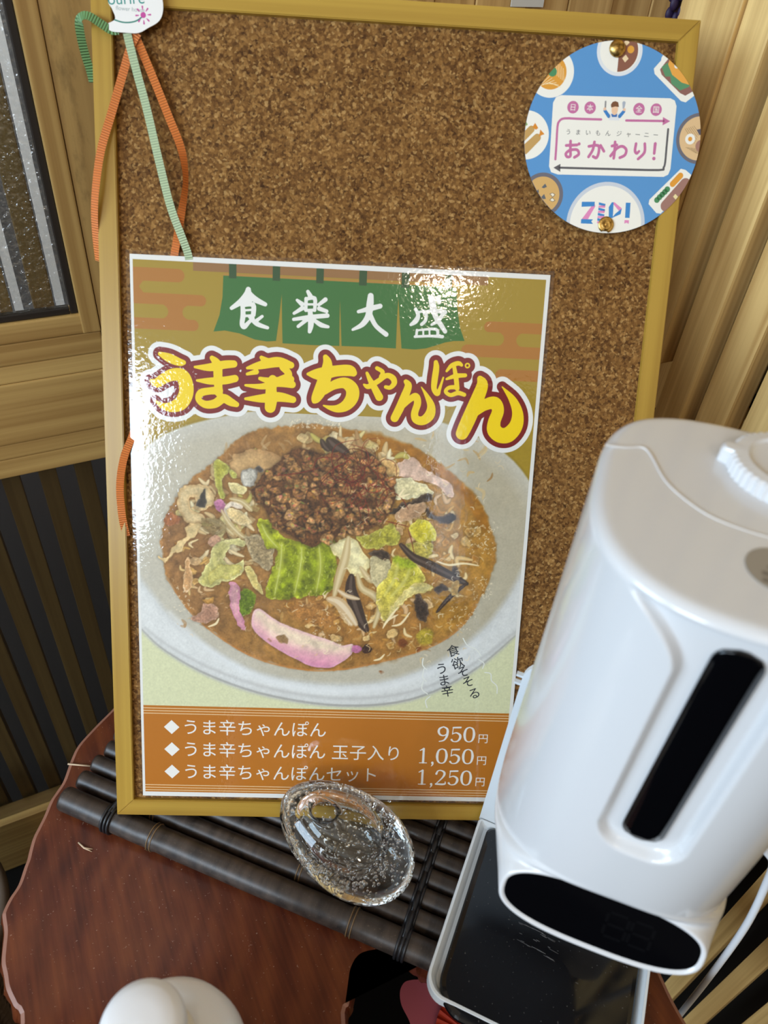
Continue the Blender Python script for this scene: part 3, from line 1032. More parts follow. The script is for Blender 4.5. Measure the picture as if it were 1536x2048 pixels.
# big brush lettering: yellow on dark red on white
TITLE = [
    # う
    [(19.9,-67.45,1.48),(26.44,-70.11,3.18),(33.32,-72.66,2.76),(36.52,-72.83,1.7)], [(13.16,-86.59,1.07),(17.08,-88.23,3.21),(21.94,-85.04,3.63),(28.4,-81.88,4.27),(35.02,-82.13,4.81),(37.96,-87.87,5.15),(37.88,-95.38,5.17),(34.04,-102.02,4.97),(27.53,-104.99,3.68),(21.08,-104.5,2.16),(15.88,-100.84,0.54)],
    # ま
    [(56.82,-68.77,1.7),(60.55,-73.58,3.2),(61.06,-85.81,3.01),(61.59,-93.3,2.91)], [(44.49,-75.66,0.85),(55.19,-75.4,2.77),(65.9,-73.02,2.88),(72.33,-72.32,2.56)], [(46.03,-85.17,0.86),(55.15,-85.21,2.47),(65.9,-84.31,2.79),(73.22,-82.61,2.58)], [(61.59,-91.69,3.02),(55.12,-92.28,2.58),(48.65,-94.07,2.69),(47,-98.77,2.16),(51.84,-102.13,2.71),(58.87,-101.19,3.14),(64.83,-97.26,3.24),(70.24,-99.63,2.93),(74.36,-101.19,1.95)],
    # 辛
    [(92.14,-66.89,1.39),(95.4,-69.61,3.2)], [(82,-74.76,0.96),(90.59,-72.58,2.78),(103.47,-69.57,3.64),(113.42,-71.36,2.36)], [(82.03,-79.02,1.07),(88.48,-77.14,1.93)], [(107.83,-73.1,2.68),(112.03,-78.25,2.37),(105.81,-81.74,2.15)], [(91.22,-81.83,1.29),(99.34,-83.09,2.37),(113.39,-81.41,2.59)], [(80.79,-87.1,0.86),(92.9,-87.44,2.16),(103.69,-84.51,2.8),(114.54,-85.12,2.59)], [(80.85,-96.8,0.97),(92.99,-96.07,3.04),(104.92,-94.48,3.47),(115.29,-96,2.39)], [(100.41,-81.97,3.01),(99.42,-89.53,3.89),(99.51,-96.01,4.34),(98.83,-102.34,3.92)],
    # ち
    [(138.14,-64.47,1.79),(139.71,-68.66,3.23),(138.84,-76.54,4.32),(135.85,-86.37,4.71),(132.4,-93.74,3.63),(130.65,-96.71,1.46)], [(125.82,-77.11,1.08),(134.5,-76.73,4.32),(146.03,-74.08,3.96),(155.44,-73.32,3.96),(158.77,-74.96,2.52)], [(138.47,-89.14,2.18),(144.88,-84.18,3.26),(152.84,-82.4,3.98),(158.09,-86.5,4.72),(158.31,-92.64,4.74),(154.47,-98.26,4.02),(148.7,-101.05,2.92),(143.19,-100.92,1.83),(137.66,-99.33,0.55)],
    # ゃ
    [(166.69,-82.94,0.76),(170.03,-84.2,1.85),(176.44,-80.36,1.85),(182.8,-75.78,1.84),(187.47,-77.3,2.17),(188.74,-80.91,1.96),(185.93,-84.28,1.53),(182.62,-83.99,1.31)], [(168.55,-74.57,1.08),(170.92,-79.31,1.73),(174.2,-84.57,2.39),(178.23,-91.45,2.84)], [(175.7,-70.73,1.4),(179.96,-73.33,1.51),(178.46,-76.61,1.08)],
    # ん
    [(197.23,-79.47,1.63),(199.15,-82.63,2.62),(196.69,-90.66,3.07),(193.57,-98.99,3.19),(190.27,-106.27,2.98)], [(194.87,-98.39,1.76),(200.64,-92.35,2.19),(204.93,-89.99,2.63),(206.62,-94.61,2.64),(204.81,-102.36,2.65),(206.38,-106.7,2.99),(211.41,-107.27,3.32),(215.95,-103,3.76),(216.68,-96.38,2.86),(212.93,-88.89,1.53),(208.74,-82.87,0.33)],
    # ぽ
    [(218.36,-64.57,1.51),(218.92,-68.62,2.17),(218.22,-77.27,2.29),(218.16,-83.77,1.97),(220.79,-87.14,1.86),(222.24,-83.6,1.2),(224.5,-75.38,0.65)], [(226.63,-70.65,0.87),(230,-66.53,1.52),(234.83,-64.7,1.63),(237.32,-65.88,1.09)], [(226.98,-76.35,0.87),(233.22,-73.92,1.63),(240.45,-73.07,1.42)], [(231.9,-66.98,1.3),(233.88,-75.51,1.75),(235.13,-82.83,1.75)], [(235.07,-81.96,1.64),(229.35,-82.42,1.42),(226.77,-85.36,1.32),(230.57,-87.81,1.43),(236,-86.06,1.65),(240.73,-87.16,1.43)],
    # ん
    [(251.52,-74.97,2.08),(253.51,-79.54,4.17),(250.85,-88.92,4.85),(247.13,-99.51,5.21),(242.87,-110.74,5.12),(240.95,-115.61,4.69)], [(249.95,-99.94,2.66),(256.24,-94.17,3.98),(263.34,-92.23,4.64),(266.54,-97.6,4.44),(264.38,-105.98,4.68),(264.84,-112.08,5.37),(269.63,-115.79,5.6),(275.76,-114.98,5.83),(280.84,-108.08,5.14),(281.19,-98.64,4),(276.48,-88.93,2.65),(268.21,-80.11,0.33)]]
RINGS = [(241.63,-66.02,1.63)]
rr_, gw, gr = RINGS[0], 7.0, 3.6
A = Art()
for s_ in TITLE:
    A.stroke(s_, 'e9e7e2', 10, grow=gw, n=5)
    A.stroke(s_, '7a0d18', 12, grow=gr, n=5)
    A.stroke(s_, 'f2d00c', 14, n=6)
for g_, c_, z_ in ((gw, 'e9e7e2', 10), (gr, '7a0d18', 12), (0, 'f2d00c', 14)):
    A.disc(rr_[0], rr_[1], 2.0 + g_, c_, z_, union=True)
A.disc(rr_[0], rr_[1], 0.95, '7a0d18', 15)
pin(A, 'title_lettering')

# ---- the photograph of the bowl, as printed colours on a fine grid
CELL = 0.42
gx0, gx1 = x0p, x1p
(q1, q2) = [(11.95,-106.03),(7.21,-340.65)]
gy1, gy0 = q1[1], q2[1] - 0.4
NXg, NYg = int((gx1 - gx0) / CELL) + 1, int((gy1 - gy0) / CELL) + 1
GXX, GYY = np.meshgrid(np.linspace(gx0, gx1, NXg), np.linspace(gy0, gy1, NYg))
rs = np.random.RandomState(4)


def fnoise(sig, seed):
    r_ = np.random.RandomState(seed).randn(NYg, NXg)
    fy, fx = np.meshgrid(np.fft.fftfreq(NYg), np.fft.fftfreq(NXg), indexing='ij')
    k = np.exp(-2 * (math.pi * sig) ** 2 * (fx ** 2 + fy ** 2))
    n_ = np.real(np.fft.ifft2(np.fft.fft2(r_) * k))
    return n_ / n_.std()


NF, NM, NL, NM2, NQ = fnoise(1.0, 1), fnoise(4.0, 2), fnoise(16.0, 3), fnoise(4.0, 5), fnoise(2.0, 6)
IMG = np.zeros((NYg, NXg, 3))


def bbox(pts, pad):
    xs, ys = [p[0] for p in pts], [p[1] for p in pts]
    i0 = max(int((min(xs) - pad - gx0) / CELL), 0)
    i1 = min(int((max(xs) + pad - gx0) / CELL) + 2, NXg)
    j0 = max(int((min(ys) - pad - gy0) / CELL), 0)
    j1 = min(int((max(ys) + pad - gy0) / CELL) + 2, NYg)
    return (slice(j0, max(j1, j0)), slice(i0, max(i1, i0)))


def sdf(pts, sl, wp=1.0):
    X_, Y_ = GXX[sl] + wp * (0.42 * NM[sl] + 0.25 * NQ[sl]), GYY[sl] + wp * (0.42 * NM2[sl] - 0.25 * NQ[sl])
    d2 = np.full(X_.shape, 1e9)
    ins = np.zeros(X_.shape, bool)
    n_ = len(pts)
    for i in range(n_):
        (xa, ya), (xb, yb) = pts[i - 1][:2], pts[i][:2]
        ex, ey = xb - xa, yb - ya
        L2 = ex * ex + ey * ey + 1e-9
        t_ = np.clip(((X_ - xa) * ex + (Y_ - ya) * ey) / L2, 0, 1)
        d2 = np.minimum(d2, (X_ - xa - t_ * ex) ** 2 + (Y_ - ya - t_ * ey) ** 2)
        if abs(ey) > 1e-9:
            ins ^= ((ya > Y_) != (yb > Y_)) & (X_ < ex * (Y_ - ya) / ey + xa)
    d = np.sqrt(d2)
    return np.where(ins, -d, d)


def c255(c):
    return np.array(c, float) / 255


def blend(sl, msk, col):
    IMG[sl] = IMG[sl] * (1 - msk[..., None]) + col * msk[..., None]


def item(pts, c, edge=None, ew=2.5, soft=0.5, tex=0.05, g2=None, ang=0.0, alpha=1.0, rim=0.0, shadow=0.16, smooth=3, mid=0.05, wp=1.0):
    """one piece of food: outline, body colour, edge colour, second colour along a direction"""
    if smooth:
        pts = catmull([p[:2] for p in pts], smooth, True)
    sl = bbox(pts, 4)
    if IMG[sl].size == 0:
        return
    d = sdf(pts, sl, wp)
    if shadow:
        sh = np.clip(1 - np.clip(d, 0, 9) / 2.2, 0, 1) * shadow
        IMG[sl] *= (1 - sh[..., None] * 0.8)
    col = np.broadcast_to(c255(c), d.shape + (3,)).copy()
    if g2 is not None:
        X_, Y_ = GXX[sl], GYY[sl]
        pr_ = X_ * math.cos(ang) + Y_ * math.sin(ang)
        pp = [p[0] * math.cos(ang) + p[1] * math.sin(ang) for p in pts]
        t_ = np.clip((pr_ - min(pp)) / (max(pp) - min(pp) + 1e-6) + 0.06 * NL[sl], 0, 1)[..., None]
        col = col * (1 - t_) + c255(g2) * t_
    if edge is not None:
        t_ = np.clip(-d / ew, 0, 1)[..., None]
        col = (col * 0.4 + c255(edge) * 0.6) * (1 - t_) + col * t_
    col = col * (1 + tex * NF[sl] + mid * NM[sl])[..., None]
    if rim:
        e_ = np.exp(-((d + 0.7) / 0.45) ** 2) * rim * np.clip(0.6 + 0.7 * NM[sl], 0, 1)
        col = col + e_[..., None]
    blend(sl, np.clip(0.5 - d / soft, 0, 1) * alpha, np.clip(col, 0, 1))


def streak(pts, r, c, alpha=1.0, soft=0.35, n=5):
    pts = catmull([p[:2] for p in pts], n)
    sl = bbox(pts, r + 1)
    if IMG[sl].size == 0:
        return
    X_, Y_ = GXX[sl], GYY[sl]
    d = np.full(X_.shape, 1e9)
    m_ = len(pts)
    for i in range(1, m_):
        (xa, ya), (xb, yb) = pts[i - 1], pts[i]
        ex, ey = xb - xa, yb - ya
        t_ = np.clip(((X_ - xa) * ex + (Y_ - ya) * ey) / (ex * ex + ey * ey + 1e-9), 0, 1)
        w_ = r * (1 - 0.6 * abs(2 * (i - 1 + t_) / max(m_ - 1, 1) - 1) ** 2)
        d = np.minimum(d, np.hypot(X_ - xa - t_ * ex, Y_ - ya - t_ * ey) - w_)
    blend(sl, np.clip(0.5 - d / soft, 0, 1) * alpha, c255(c) * np.ones(d.shape + (3,)))


# background: mustard above, cream below
ty = np.clip((GYY - gy0) / (gy1 - gy0), 0, 1)[..., None]
IMG[:] = c255((214, 214, 176)) * (1 - np.clip(ty * 2.2 - 0.75, 0, 1)) + c255((166, 140, 52)) * np.clip(ty * 2.2 - 0.75, 0, 1)
IMG[:] *= (1 + 0.012 * NF)[..., None]
bowl = [(-3.09,-161.93),(5.83,-139.19),(22.42,-124.89),(55.16,-112.59),(105.97,-102.11),(157.06,-98.88),(205.19,-103.46),(241.13,-113.07),(273.47,-128.62),(294.16,-149.11),(311.05,-179.13),(315.87,-210.74),(310.93,-243.41),(294.35,-272.97),(259.85,-306.98),(213.27,-331.3),(159.4,-337.88),(101.39,-330.93),(54.39,-315.15),(19.69,-294.76),(2.36,-277.94),(-8.28,-261.58),(-10.96,-221.8),(-8.26,-190.63)]
item(bowl, (196, 190, 174), edge=(206, 204, 196), ew=16, soft=1.4, tex=0.012, g2=(186, 176, 152), ang=0.5, shadow=0.12, mid=0.008, wp=0)
# lower rim of the bowl, whiter, with its rounded edge
rim_lo = [(-9.2,-225.67),(9.14,-244.93),(25.87,-266.61),(58.35,-292.4),(93.49,-310.28),(140.9,-317.9),(188.46,-314.91),(231.45,-297.97),(265.48,-270.48),(286.76,-238.03),(299.91,-207.27),(315.87,-210.74),(310.93,-243.41),(294.35,-272.97),(259.85,-306.98),(213.27,-331.3),(159.4,-337.88),(101.39,-330.93),(54.39,-315.15),(19.69,-294.76),(2.36,-277.94),(-8.28,-261.58)]
item(rim_lo, (218, 218, 214), edge=(196, 196, 192), ew=7, soft=5.0, tex=0.012, shadow=0, mid=0.006, wp=0)
streak([(294.07,-269.63),(257.67,-301.49),(212.87,-323.7),(159.17,-330.71),(103.48,-324.02),(56.36,-308.35),(21.7,-289.31),(4.71,-275.42)], 1.5, (184, 182, 178), 0.55, 2.5)
streak([(293.62,-273.83),(259.59,-306.13),(213.21,-330.17),(159.36,-336.76),(101.58,-329.64),(54.39,-313.88),(19.7,-293.93),(2.38,-277.12)], 0.9, (150, 148, 142), 0.6, 1.2)
streak([(24.02,-262.6),(54.47,-292.51),(93.53,-314.51),(141.06,-323.88),(188.72,-320.9),(231.83,-304.34),(266.02,-278)], 2.6, (232, 233, 232), 0.55, 5.0)
soup = [(77.22,-124),(57.24,-144.98),(38.24,-160.73),(23.33,-183.73),(18.21,-201.27),(19.47,-215.27),(22.34,-235.72),(40.43,-262.91),(66.1,-284.7),(95.14,-300.12),(130.37,-307.14),(156.38,-306),(176.02,-302.07),(210.03,-291.81),(234.26,-281.03),(251.15,-266.75),(261.79,-249.07),(271.54,-223.9),(272.87,-200.23),(264.82,-180.41),(254.5,-162.14),(235.2,-145.63),(218.1,-134.57),(202.68,-126.55),(168.82,-117.86),(146.55,-114.7),(120.79,-113.55),(91.58,-118.42)]
item(soup, (152, 112, 70), edge=(176, 126, 68), ew=5, soft=1.6, tex=0.035, g2=(178, 132, 58), ang=-0.2, shadow=0.12, smooth=2, mid=0.05)
streak(soup[6:17], 0.7, (196, 128, 60), 0.7, 1.0)
# clear amber broth at the upper right, foam at the rim
item([(153.99,-116.62),(179.96,-118.52),(206.51,-128.26),(235.78,-146.37),(253.9,-161.78),(266.29,-184.66),(259.65,-188.83),(246.55,-165.91),(226.62,-151.3),(203.42,-140.8),(173.04,-130.71),(154.23,-124.01)], (164, 112, 40), g2=(172, 118, 44), soft=3, tex=0.02, shadow=0)
item([(108.13,-241.74),(161.99,-240.01),(225.2,-258.44),(211.03,-288),(164.07,-299.87),(140.05,-285.87),(123.9,-261.56)], (164, 116, 58), soft=12, tex=0.04, shadow=0, alpha=0.7)


def curl(n_, region, cols, r0=0.25, r1=0.6, ln=3.5, alpha=0.8, seed=1):
    q = random.Random(seed)
    for _ in range(n_):
        (xa, ya), (xb, yb) = region
        x_, y_ = q.uniform(xa, xb), q.uniform(ya, yb)
        a_ = q.uniform(0, 6.28)
        l_ = q.uniform(0.4, 1.0) * ln
        c_ = q.uniform(-1, 1)
        streak([(x_, y_), (x_ + l_ * math.cos(a_), y_ + l_ * math.sin(a_)), (x_ + l_ * 1.8 * math.cos(a_ + c_), y_ + l_ * 1.8 * math.sin(a_ + c_))], q.uniform(r0, r1), q.choice(cols), alpha * q.uniform(.5, 1), 0.3, 3)


PALE = [(226, 206, 172), (214, 190, 150), (238, 224, 196)]
# noodles, bean sprouts and slices half hidden in the soup
curl(46, [(58.75,-127.84),(137.08,-173.81)], [(206, 180, 140), (190, 158, 112), (172, 132, 88)], 0.6, 1.5, 7, 0.7, 2)
curl(60, [(150.3,-116.77),(263.66,-244.91)], [(208, 168, 100), (188, 140, 72), (150, 96, 34), (222, 190, 130)], 0.4, 1.3, 6, 0.6, 3)
curl(40, [(27.17,-174.04),(93.13,-274.81)], [(190, 150, 104), (136, 92, 52), (172, 128, 80)], 0.6, 1.4, 5, 0.6, 4)
curl(40, [(108.19,-245.78),(242.74,-287.08)], [(188, 146, 92), (150, 100, 48), (204, 166, 104)], 0.5, 1.3, 6, 0.6, 5)


def strip(pts, r, c):
    streak(pts, r * 1.3, tuple(int(k * .62) for k in c), 0.5, 0.9, 4)
    streak(pts, r, c, 0.9, 0.6, 4)
    streak(pts, r * .4, tuple(min(255, int(k * 1.13)) for k in c), 0.6, 0.9, 4)


def fill(n_, poly, cols, r0, r1, ln, seed):
    q = random.Random(seed)
    xs_, ys_ = [p[0] for p in poly], [p[1] for p in poly]
    k = 0
    while k < n_:
        x_, y_ = q.uniform(min(xs_), max(xs_)), q.uniform(min(ys_), max(ys_))
        ins_ = False
        for i in range(len(poly)):
            (xa, ya), (xb, yb) = poly[i - 1][:2], poly[i][:2]
            if (ya > y_) != (yb > y_) and x_ < (xb - xa) * (y_ - ya) / (yb - ya) + xa:
                ins_ = not ins_
        if not ins_:
            continue
        k += 1
        a_, b_, l_ = q.uniform(0, 6.28), q.uniform(-1.3, 1.3), q.uniform(.5, 1) * ln
        if q.random() < .35:
            r_ = q.uniform(2.5, 5)
            item([(x_ + r_ * q.uniform(.6, 1.4) * math.cos(t_), y_ + r_ * q.uniform(.5, 1.1) * math.sin(t_)) for t_ in [j * 6.283 / 7 for j in range(7)]], q.choice(cols), edge=q.choice(cols), ew=2, tex=0.05, alpha=0.8, rim=0.05)
        else:
            strip([(x_, y_), (x_ + l_ * .6 * math.cos(a_), y_ + l_ * .6 * math.sin(a_)), (x_ + l_ * 1.1 * math.cos(a_ + b_), y_ + l_ * 1.1 * math.sin(a_ + b_))], q.uniform(r0, r1), q.choice(cols))


SPR = [(222, 200, 156), (206, 178, 130), (232, 216, 176), (196, 162, 112), (212, 196, 138), (186, 172, 96), (170, 136, 92)]
AMB = [(206, 162, 92), (220, 186, 126), (188, 138, 66), (230, 204, 152), (172, 120, 52), (210, 174, 128)]
fill(75, [(47.64,-154.35),(66.05,-136.81),(91.66,-126.52),(110.13,-133.21),(107.03,-171.08),(96.36,-218.17),(73.66,-226.86),(47.29,-208.04),(28.71,-197.02),(32.71,-173.83)], SPR, 1.1, 2.4, 12, 41)
fill(50, [(120.96,-121.65),(157.78,-119.42),(195.28,-127.96),(188.97,-152.73),(158.58,-142.54),(128.76,-139.95)], SPR, 1.1, 2.4, 12, 42)
fill(75, [(192.36,-145.01),(226.62,-151.3),(254.98,-177.25),(264.36,-200.52),(255.25,-237.01),(225.2,-258.44),(193.32,-247.13),(183.81,-207.27),(197.61,-175.45)], AMB, .9, 2.0, 11, 43)
fill(45, [(108.25,-249.82),(162.13,-244.06),(217.58,-262.8),(202.91,-284.04),(171.73,-293.33),(139.94,-281.7)], AMB, .8, 1.7, 9, 44)
fill(24, [(26.84,-197.09),(54.75,-219.57),(77.56,-250.79),(54.6,-259.62),(31.96,-236.2)], AMB, .7, 1.5, 8, 45)
# pale mushroom / fish slice upper left
item([(69.92,-142.34),(76.21,-136.76),(86.72,-133.68),(97.26,-134.33),(105.75,-137.73),(107.96,-144.08),(102.8,-153.98),(91.16,-157.68),(78.41,-154.92),(69.93,-149.85)], (198, 164, 116), edge=(172, 132, 86), ew=4, tex=0.03, g2=(184, 146, 98))
item([(77.34,-152.8),(80.49,-148.37),(85.77,-147.63),(90.04,-151.23),(87.97,-157.8),(83.76,-163.39),(79.49,-160.29)], (190, 184, 170), edge=(110, 104, 96), ew=2, tex=0.05)
item([(87.88,-147.01),(92.1,-145.77),(94.78,-148.89),(91.11,-152.27)], (84, 76, 70), edge=(150, 140, 128), ew=1.2)
# squid ring, left
item([(30.73,-170.81),(32.91,-165.3),(40.33,-161.77),(50.89,-161.91),(56.17,-165.51),(58.27,-171.97),(57.2,-176.39),(49.73,-181.05),(41.23,-180.26),(44.46,-174.67),(43.96,-170.32),(40.23,-172.64),(41.22,-181.36),(50.77,-185.96),(48.6,-191.01),(37.93,-191.39),(32.16,-183.89)], (216, 192, 146), edge=(176, 138, 88), ew=3, tex=0.03, rim=0.06)
item([(43.91,-176.87),(47.67,-170.18),(50.88,-164.08),(52.44,-170.01),(53.48,-175.43),(48.68,-178.01)], (70, 66, 60), edge=(120, 110, 96), ew=1.5)
# prawn at the far left
item([(20.96,-187.04),(27.37,-184.06),(32.63,-188.27),(30.45,-192.77),(21.93,-193.07)], (160, 104, 66), tex=0.06, shadow=0.1)
# frilled squid strip
item([(35.76,-194.79),(41.12,-191.83),(48.6,-192.12),(46.42,-197.74),(42.09,-203.47),(36.7,-207.01),(34.48,-213.25),(26.92,-216.32),(21.45,-223.27),(16.16,-217.81),(22.59,-218.72),(27,-210.7),(31.35,-206.07),(37.82,-202.5)], (220, 194, 142), edge=(190, 156, 104), ew=2, tex=0.03, rim=0.06)
# cabbage pieces, upper left
item([(57.82,-143.35),(63.6,-143.13),(68.87,-148.82),(64.65,-155.44),(63.06,-162),(65.71,-170.6),(62.52,-171.81),(59.36,-161.05),(57.8,-151.4)], (176, 170, 74), edge=(206, 202, 130), ew=2.5, tex=0.05)
item([(68.88,-149.89),(74.16,-150.77),(74.17,-155.08),(71,-155.74)], (186, 180, 92), edge=(210, 206, 140), ew=1.5)
item([(68.89,-160.15),(74.19,-159.41),(83.77,-164.48),(78.47,-167.94),(71.02,-166.04)], (212, 196, 140), edge=(226, 214, 168), ew=2)
item([(57.74,-174.18),(63.59,-172.87),(66.78,-176.03),(65.18,-182.69),(59.32,-179.6)], (190, 124, 154), edge=(204, 150, 172), ew=1.5)
item([(64.65,-180.5),(67.84,-174.9),(74.23,-173.02),(79.58,-175.56),(77.46,-178.94),(71.05,-178.07),(68.92,-184.75),(72.15,-191.28),(70,-191.35),(65.72,-185.97)], (220, 206, 186), edge=(196, 170, 140), ew=2, rim=0.05)
item([(67.85,-180.39),(74.25,-179.05),(80.69,-183.22),(86.08,-188.56),(80.73,-190.97),(73.21,-189.02),(67.85,-184.79)], (218, 192, 140), edge=(230, 212, 170), ew=2.5)
for s_ in ([(63.58,-180.54),(68.93,-190.28),(78.63,-199.95),(82.94,-200.92)], [(52.89,-187.54),(63.57,-191.58),(72.17,-199.06)], [(89.19,-175.21),(92.33,-168.52),(94.45,-167.35)], [(69.97,-171.54),(78.5,-173.41),(86.02,-179.72)]):
    streak(s_, 2.2, (198, 176, 128), 0.85, 1.0)
    streak(s_, 0.6, (230, 214, 176), 0.7, 0.6)
item([(48.62,-187.7),(61.44,-187.23),(67.86,-194.76),(59.27,-200.63),(50.71,-196.48)], (146, 126, 86), tex=0.06, alpha=0.7, shadow=0.1)
# onion / cabbage left centre
item([(46.17,-233.8),(53.27,-223.33),(57.1,-208.54),(63.57,-204.95),(74.33,-202.9),(81.89,-204.32),(78.67,-208.92),(72.19,-206.9),(66.8,-213.83),(65.72,-220.64),(72.23,-222.69),(80.88,-217.87),(79.85,-226.99),(74.44,-234.02),(63.55,-236.66),(54.83,-241.54),(47.22,-238.91)], (188, 178, 106), edge=(216, 208, 150), ew=3.5, tex=0.04, g2=(206, 196, 134), ang=0.8, rim=0.06)
item([(59.22,-224.26),(70.06,-222.2),(78.74,-223.61),(73.34,-231.77),(61.37,-234.45),(54.84,-238.67),(53.78,-231.27)], (196, 186, 112), edge=(176, 160, 84), ew=2, tex=0.04, shadow=0.15)
item([(80.79,-202.11),(87.25,-199.65),(93.72,-199.42),(102.48,-208.1),(101.59,-222.84),(98.36,-226.37),(91.78,-222.04),(85.2,-214.33)], (162, 142, 106), edge=(190, 174, 140), ew=4, tex=0.08)
item([(80.93,-225.81),(86.36,-224.49),(91.91,-235.74),(95.29,-244.84),(90.89,-243.83),(85.35,-234.81)], (206, 186, 116), edge=(222, 208, 150), ew=2)
item([(52.81,-205.33),(57.13,-200.71),(62.49,-201.64),(61.41,-206.15),(54.95,-208.61)], (190, 150, 122), tex=0.06, shadow=0.15)
item([(34.22,-236.48),(36.55,-221.63),(38.74,-218.17),(40.82,-226.01),(41.3,-232.82),(39.58,-243.18),(36.3,-245.01)], (196, 152, 104), edge=(214, 180, 136), ew=1.5, shadow=0.15, rim=0.08)
# big green cabbage leaf in the middle
item([(90.39,-189.52),(95.72,-185.44),(102.22,-189.09),(106.63,-195.62),(113.2,-200.98),(129.54,-203.78),(145.73,-198.72),(149.23,-206.48),(150.74,-220.06),(148.97,-233.88),(147,-242.03),(136.03,-244.7),(122.84,-247.44),(109.64,-249.02),(98.64,-249.37),(96.92,-243.64),(99.54,-233.19),(103.72,-219.36),(104.68,-210.27),(97.06,-208.28),(93.72,-199.42)], (150, 154, 26), edge=(176, 176, 58), ew=6, tex=0.06, g2=(126, 138, 26), ang=-0.9, rim=0.05, mid=0.10)
for s_ in ([(108.93,-204.5),(108.11,-221.49),(104.09,-245.72)], [(124.19,-207.35),(123.41,-222.11),(119.47,-244.07)], [(137.21,-205.77),(138.75,-222.74),(135.97,-242.38)], [(93.62,-190.51),(98.04,-199.27),(105.73,-207.98)]):
    streak(s_, 2.6, (190, 192, 84), 0.65, 2.5)
    streak(s_, 0.5, (216, 218, 140), 0.6, 0.6)
for k in range(60):
    (xa, ya), (xb, yb) = [(102.43,-204.72),(149.28,-244.28)]
    x_, y_ = rs.uniform(xa, xb), rs.uniform(yb, ya)
    streak([(x_, y_), (x_ + rs.uniform(-1, 1), y_ - rs.uniform(.5, 3))], rs.uniform(.2, .5), (218, 222, 130), 0.5, 0.4, 2)
item([(76.66,-244.29),(83.2,-240.62),(89.82,-246.17),(89.86,-250.81),(85.54,-261.42),(81.15,-263.89),(77.83,-262.83),(76.7,-253.54)], (104, 122, 34), edge=(150, 160, 60), ew=2, tex=0.08)
# pink-edged fish cake slices
item([(70.09,-238.17),(74.99,-236.86),(77.76,-245.4),(78.37,-259.31),(81.17,-268.58),(82.32,-275.14),(77.89,-274.56),(73.43,-264.13),(69.01,-251.46)], (204, 160, 160), edge=(190, 120, 150), ew=3, tex=0.03, g2=(206, 150, 160))
item([(86.47,-266.76),(88.37,-259.36),(92.39,-257.4),(98.78,-261.48),(106.37,-266.76),(116.89,-271.37),(130.97,-276.51),(147.48,-281.62),(156.99,-285.71),(163.53,-284.27),(166.4,-285.69),(164.9,-293.01),(156.3,-300.82),(148.16,-304.84),(133.97,-303.97),(118.53,-296.84),(102,-287.31),(91.44,-278.93),(87.33,-272.88)], (238, 218, 188), edge=(214, 160, 182), ew=3.0, tex=0.015, rim=0.03, mid=0.02, wp=0.2, g2=(222, 152, 176), ang=-1.85)
item([(94.79,-266.5),(106.4,-269.22),(123.96,-276.1),(147.53,-283.49),(158.23,-287.55),(152.49,-292.11),(135.98,-290.07),(115.96,-284.41),(100.71,-277.41)], (236, 218, 186), soft=7, shadow=0, tex=0.02, alpha=0.8)
item([(106.57,-280.96),(111.19,-278.34),(115.32,-281.32),(113.64,-285.47),(108.38,-284.88)], (148, 118, 82), soft=1.2, shadow=0, tex=0.04)
item([(99.03,-282.42),(100.76,-281.13),(102.18,-282.95),(100.8,-284.23)], (188, 138, 126), soft=1, shadow=0)
item([(164.25,-289.26),(168.26,-286.01),(173.01,-287.12),(171.37,-290.31),(165.48,-290.73)], (196, 124, 158), shadow=0.2)
# pork piece lower left
item([(40.12,-265.73),(46.45,-261.88),(49.92,-255.08),(55.64,-254.3),(60.79,-257.78),(60.78,-263.87),(56.74,-268.28),(48.69,-270.36),(41.8,-269.34)], (184, 140, 114), edge=(202, 164, 138), ew=3, tex=0.06)
# middle: sprouts, cabbage hearts
item([(144.73,-204.48),(150.31,-200.76),(160.48,-198.05),(166.31,-201.38),(171.19,-209.48),(176.02,-215.26),(175.15,-222.46),(171.98,-229.77),(165.01,-228.8),(159.05,-223),(153.08,-216.04)], (222, 208, 158), edge=(206, 188, 128), ew=4, tex=0.03, g2=(232, 222, 178), ang=1.0, rim=0.06)
for s_, w_ in (([(159.34,-198.09),(157.58,-213.51),(153.5,-229.18),(149.95,-244.99)], 3.6), ([(167.27,-227.52),(171.15,-238.25),(180.66,-244.01),(185.68,-252.4),(181.73,-269.77)], 3.0), ([(169.35,-221.46),(175.44,-229.66),(179.05,-233.16)], 2.4)):
    streak(s_, w_, (196, 172, 124), 0.95, 0.9)
    streak(s_, w_ * .4, (226, 208, 166), 0.8, 1.4)
item([(177.07,-212.85),(183.83,-209.64),(190.96,-214.76),(192.44,-221.88),(189.31,-229.2),(182.73,-237.88),(177.8,-230.78),(176.3,-222.42)], (196, 182, 140), edge=(216, 204, 164), ew=3, tex=0.05)
item([(195.45,-212.22),(202.39,-212.58),(211.9,-217.64),(218.08,-224.64),(219.64,-231.83),(212.93,-236.9),(199.38,-245.86),(190.78,-262.08),(188.55,-264.62),(185.89,-257.3),(181.82,-243.98),(183.83,-236.63),(190.35,-226.76)], (196, 176, 84), edge=(214, 196, 110), ew=5, tex=0.06, g2=(188, 182, 66), ang=1.2, rim=0.08, mid=0.08)
item([(193.21,-213.49),(200.03,-211.47),(211.87,-217.04),(209.78,-221.31),(200.47,-220.42)], (164, 176, 44), soft=3, tex=0.05, shadow=0)
item([(208.21,-235.84),(219.71,-233.04),(226.91,-236.45),(220.12,-240.32),(208.65,-244.34),(199.8,-254.41),(189.78,-265.82),(195.01,-252.11)], (212, 198, 134), edge=(190, 166, 84), ew=2.5, tex=0.04, rim=0.1)
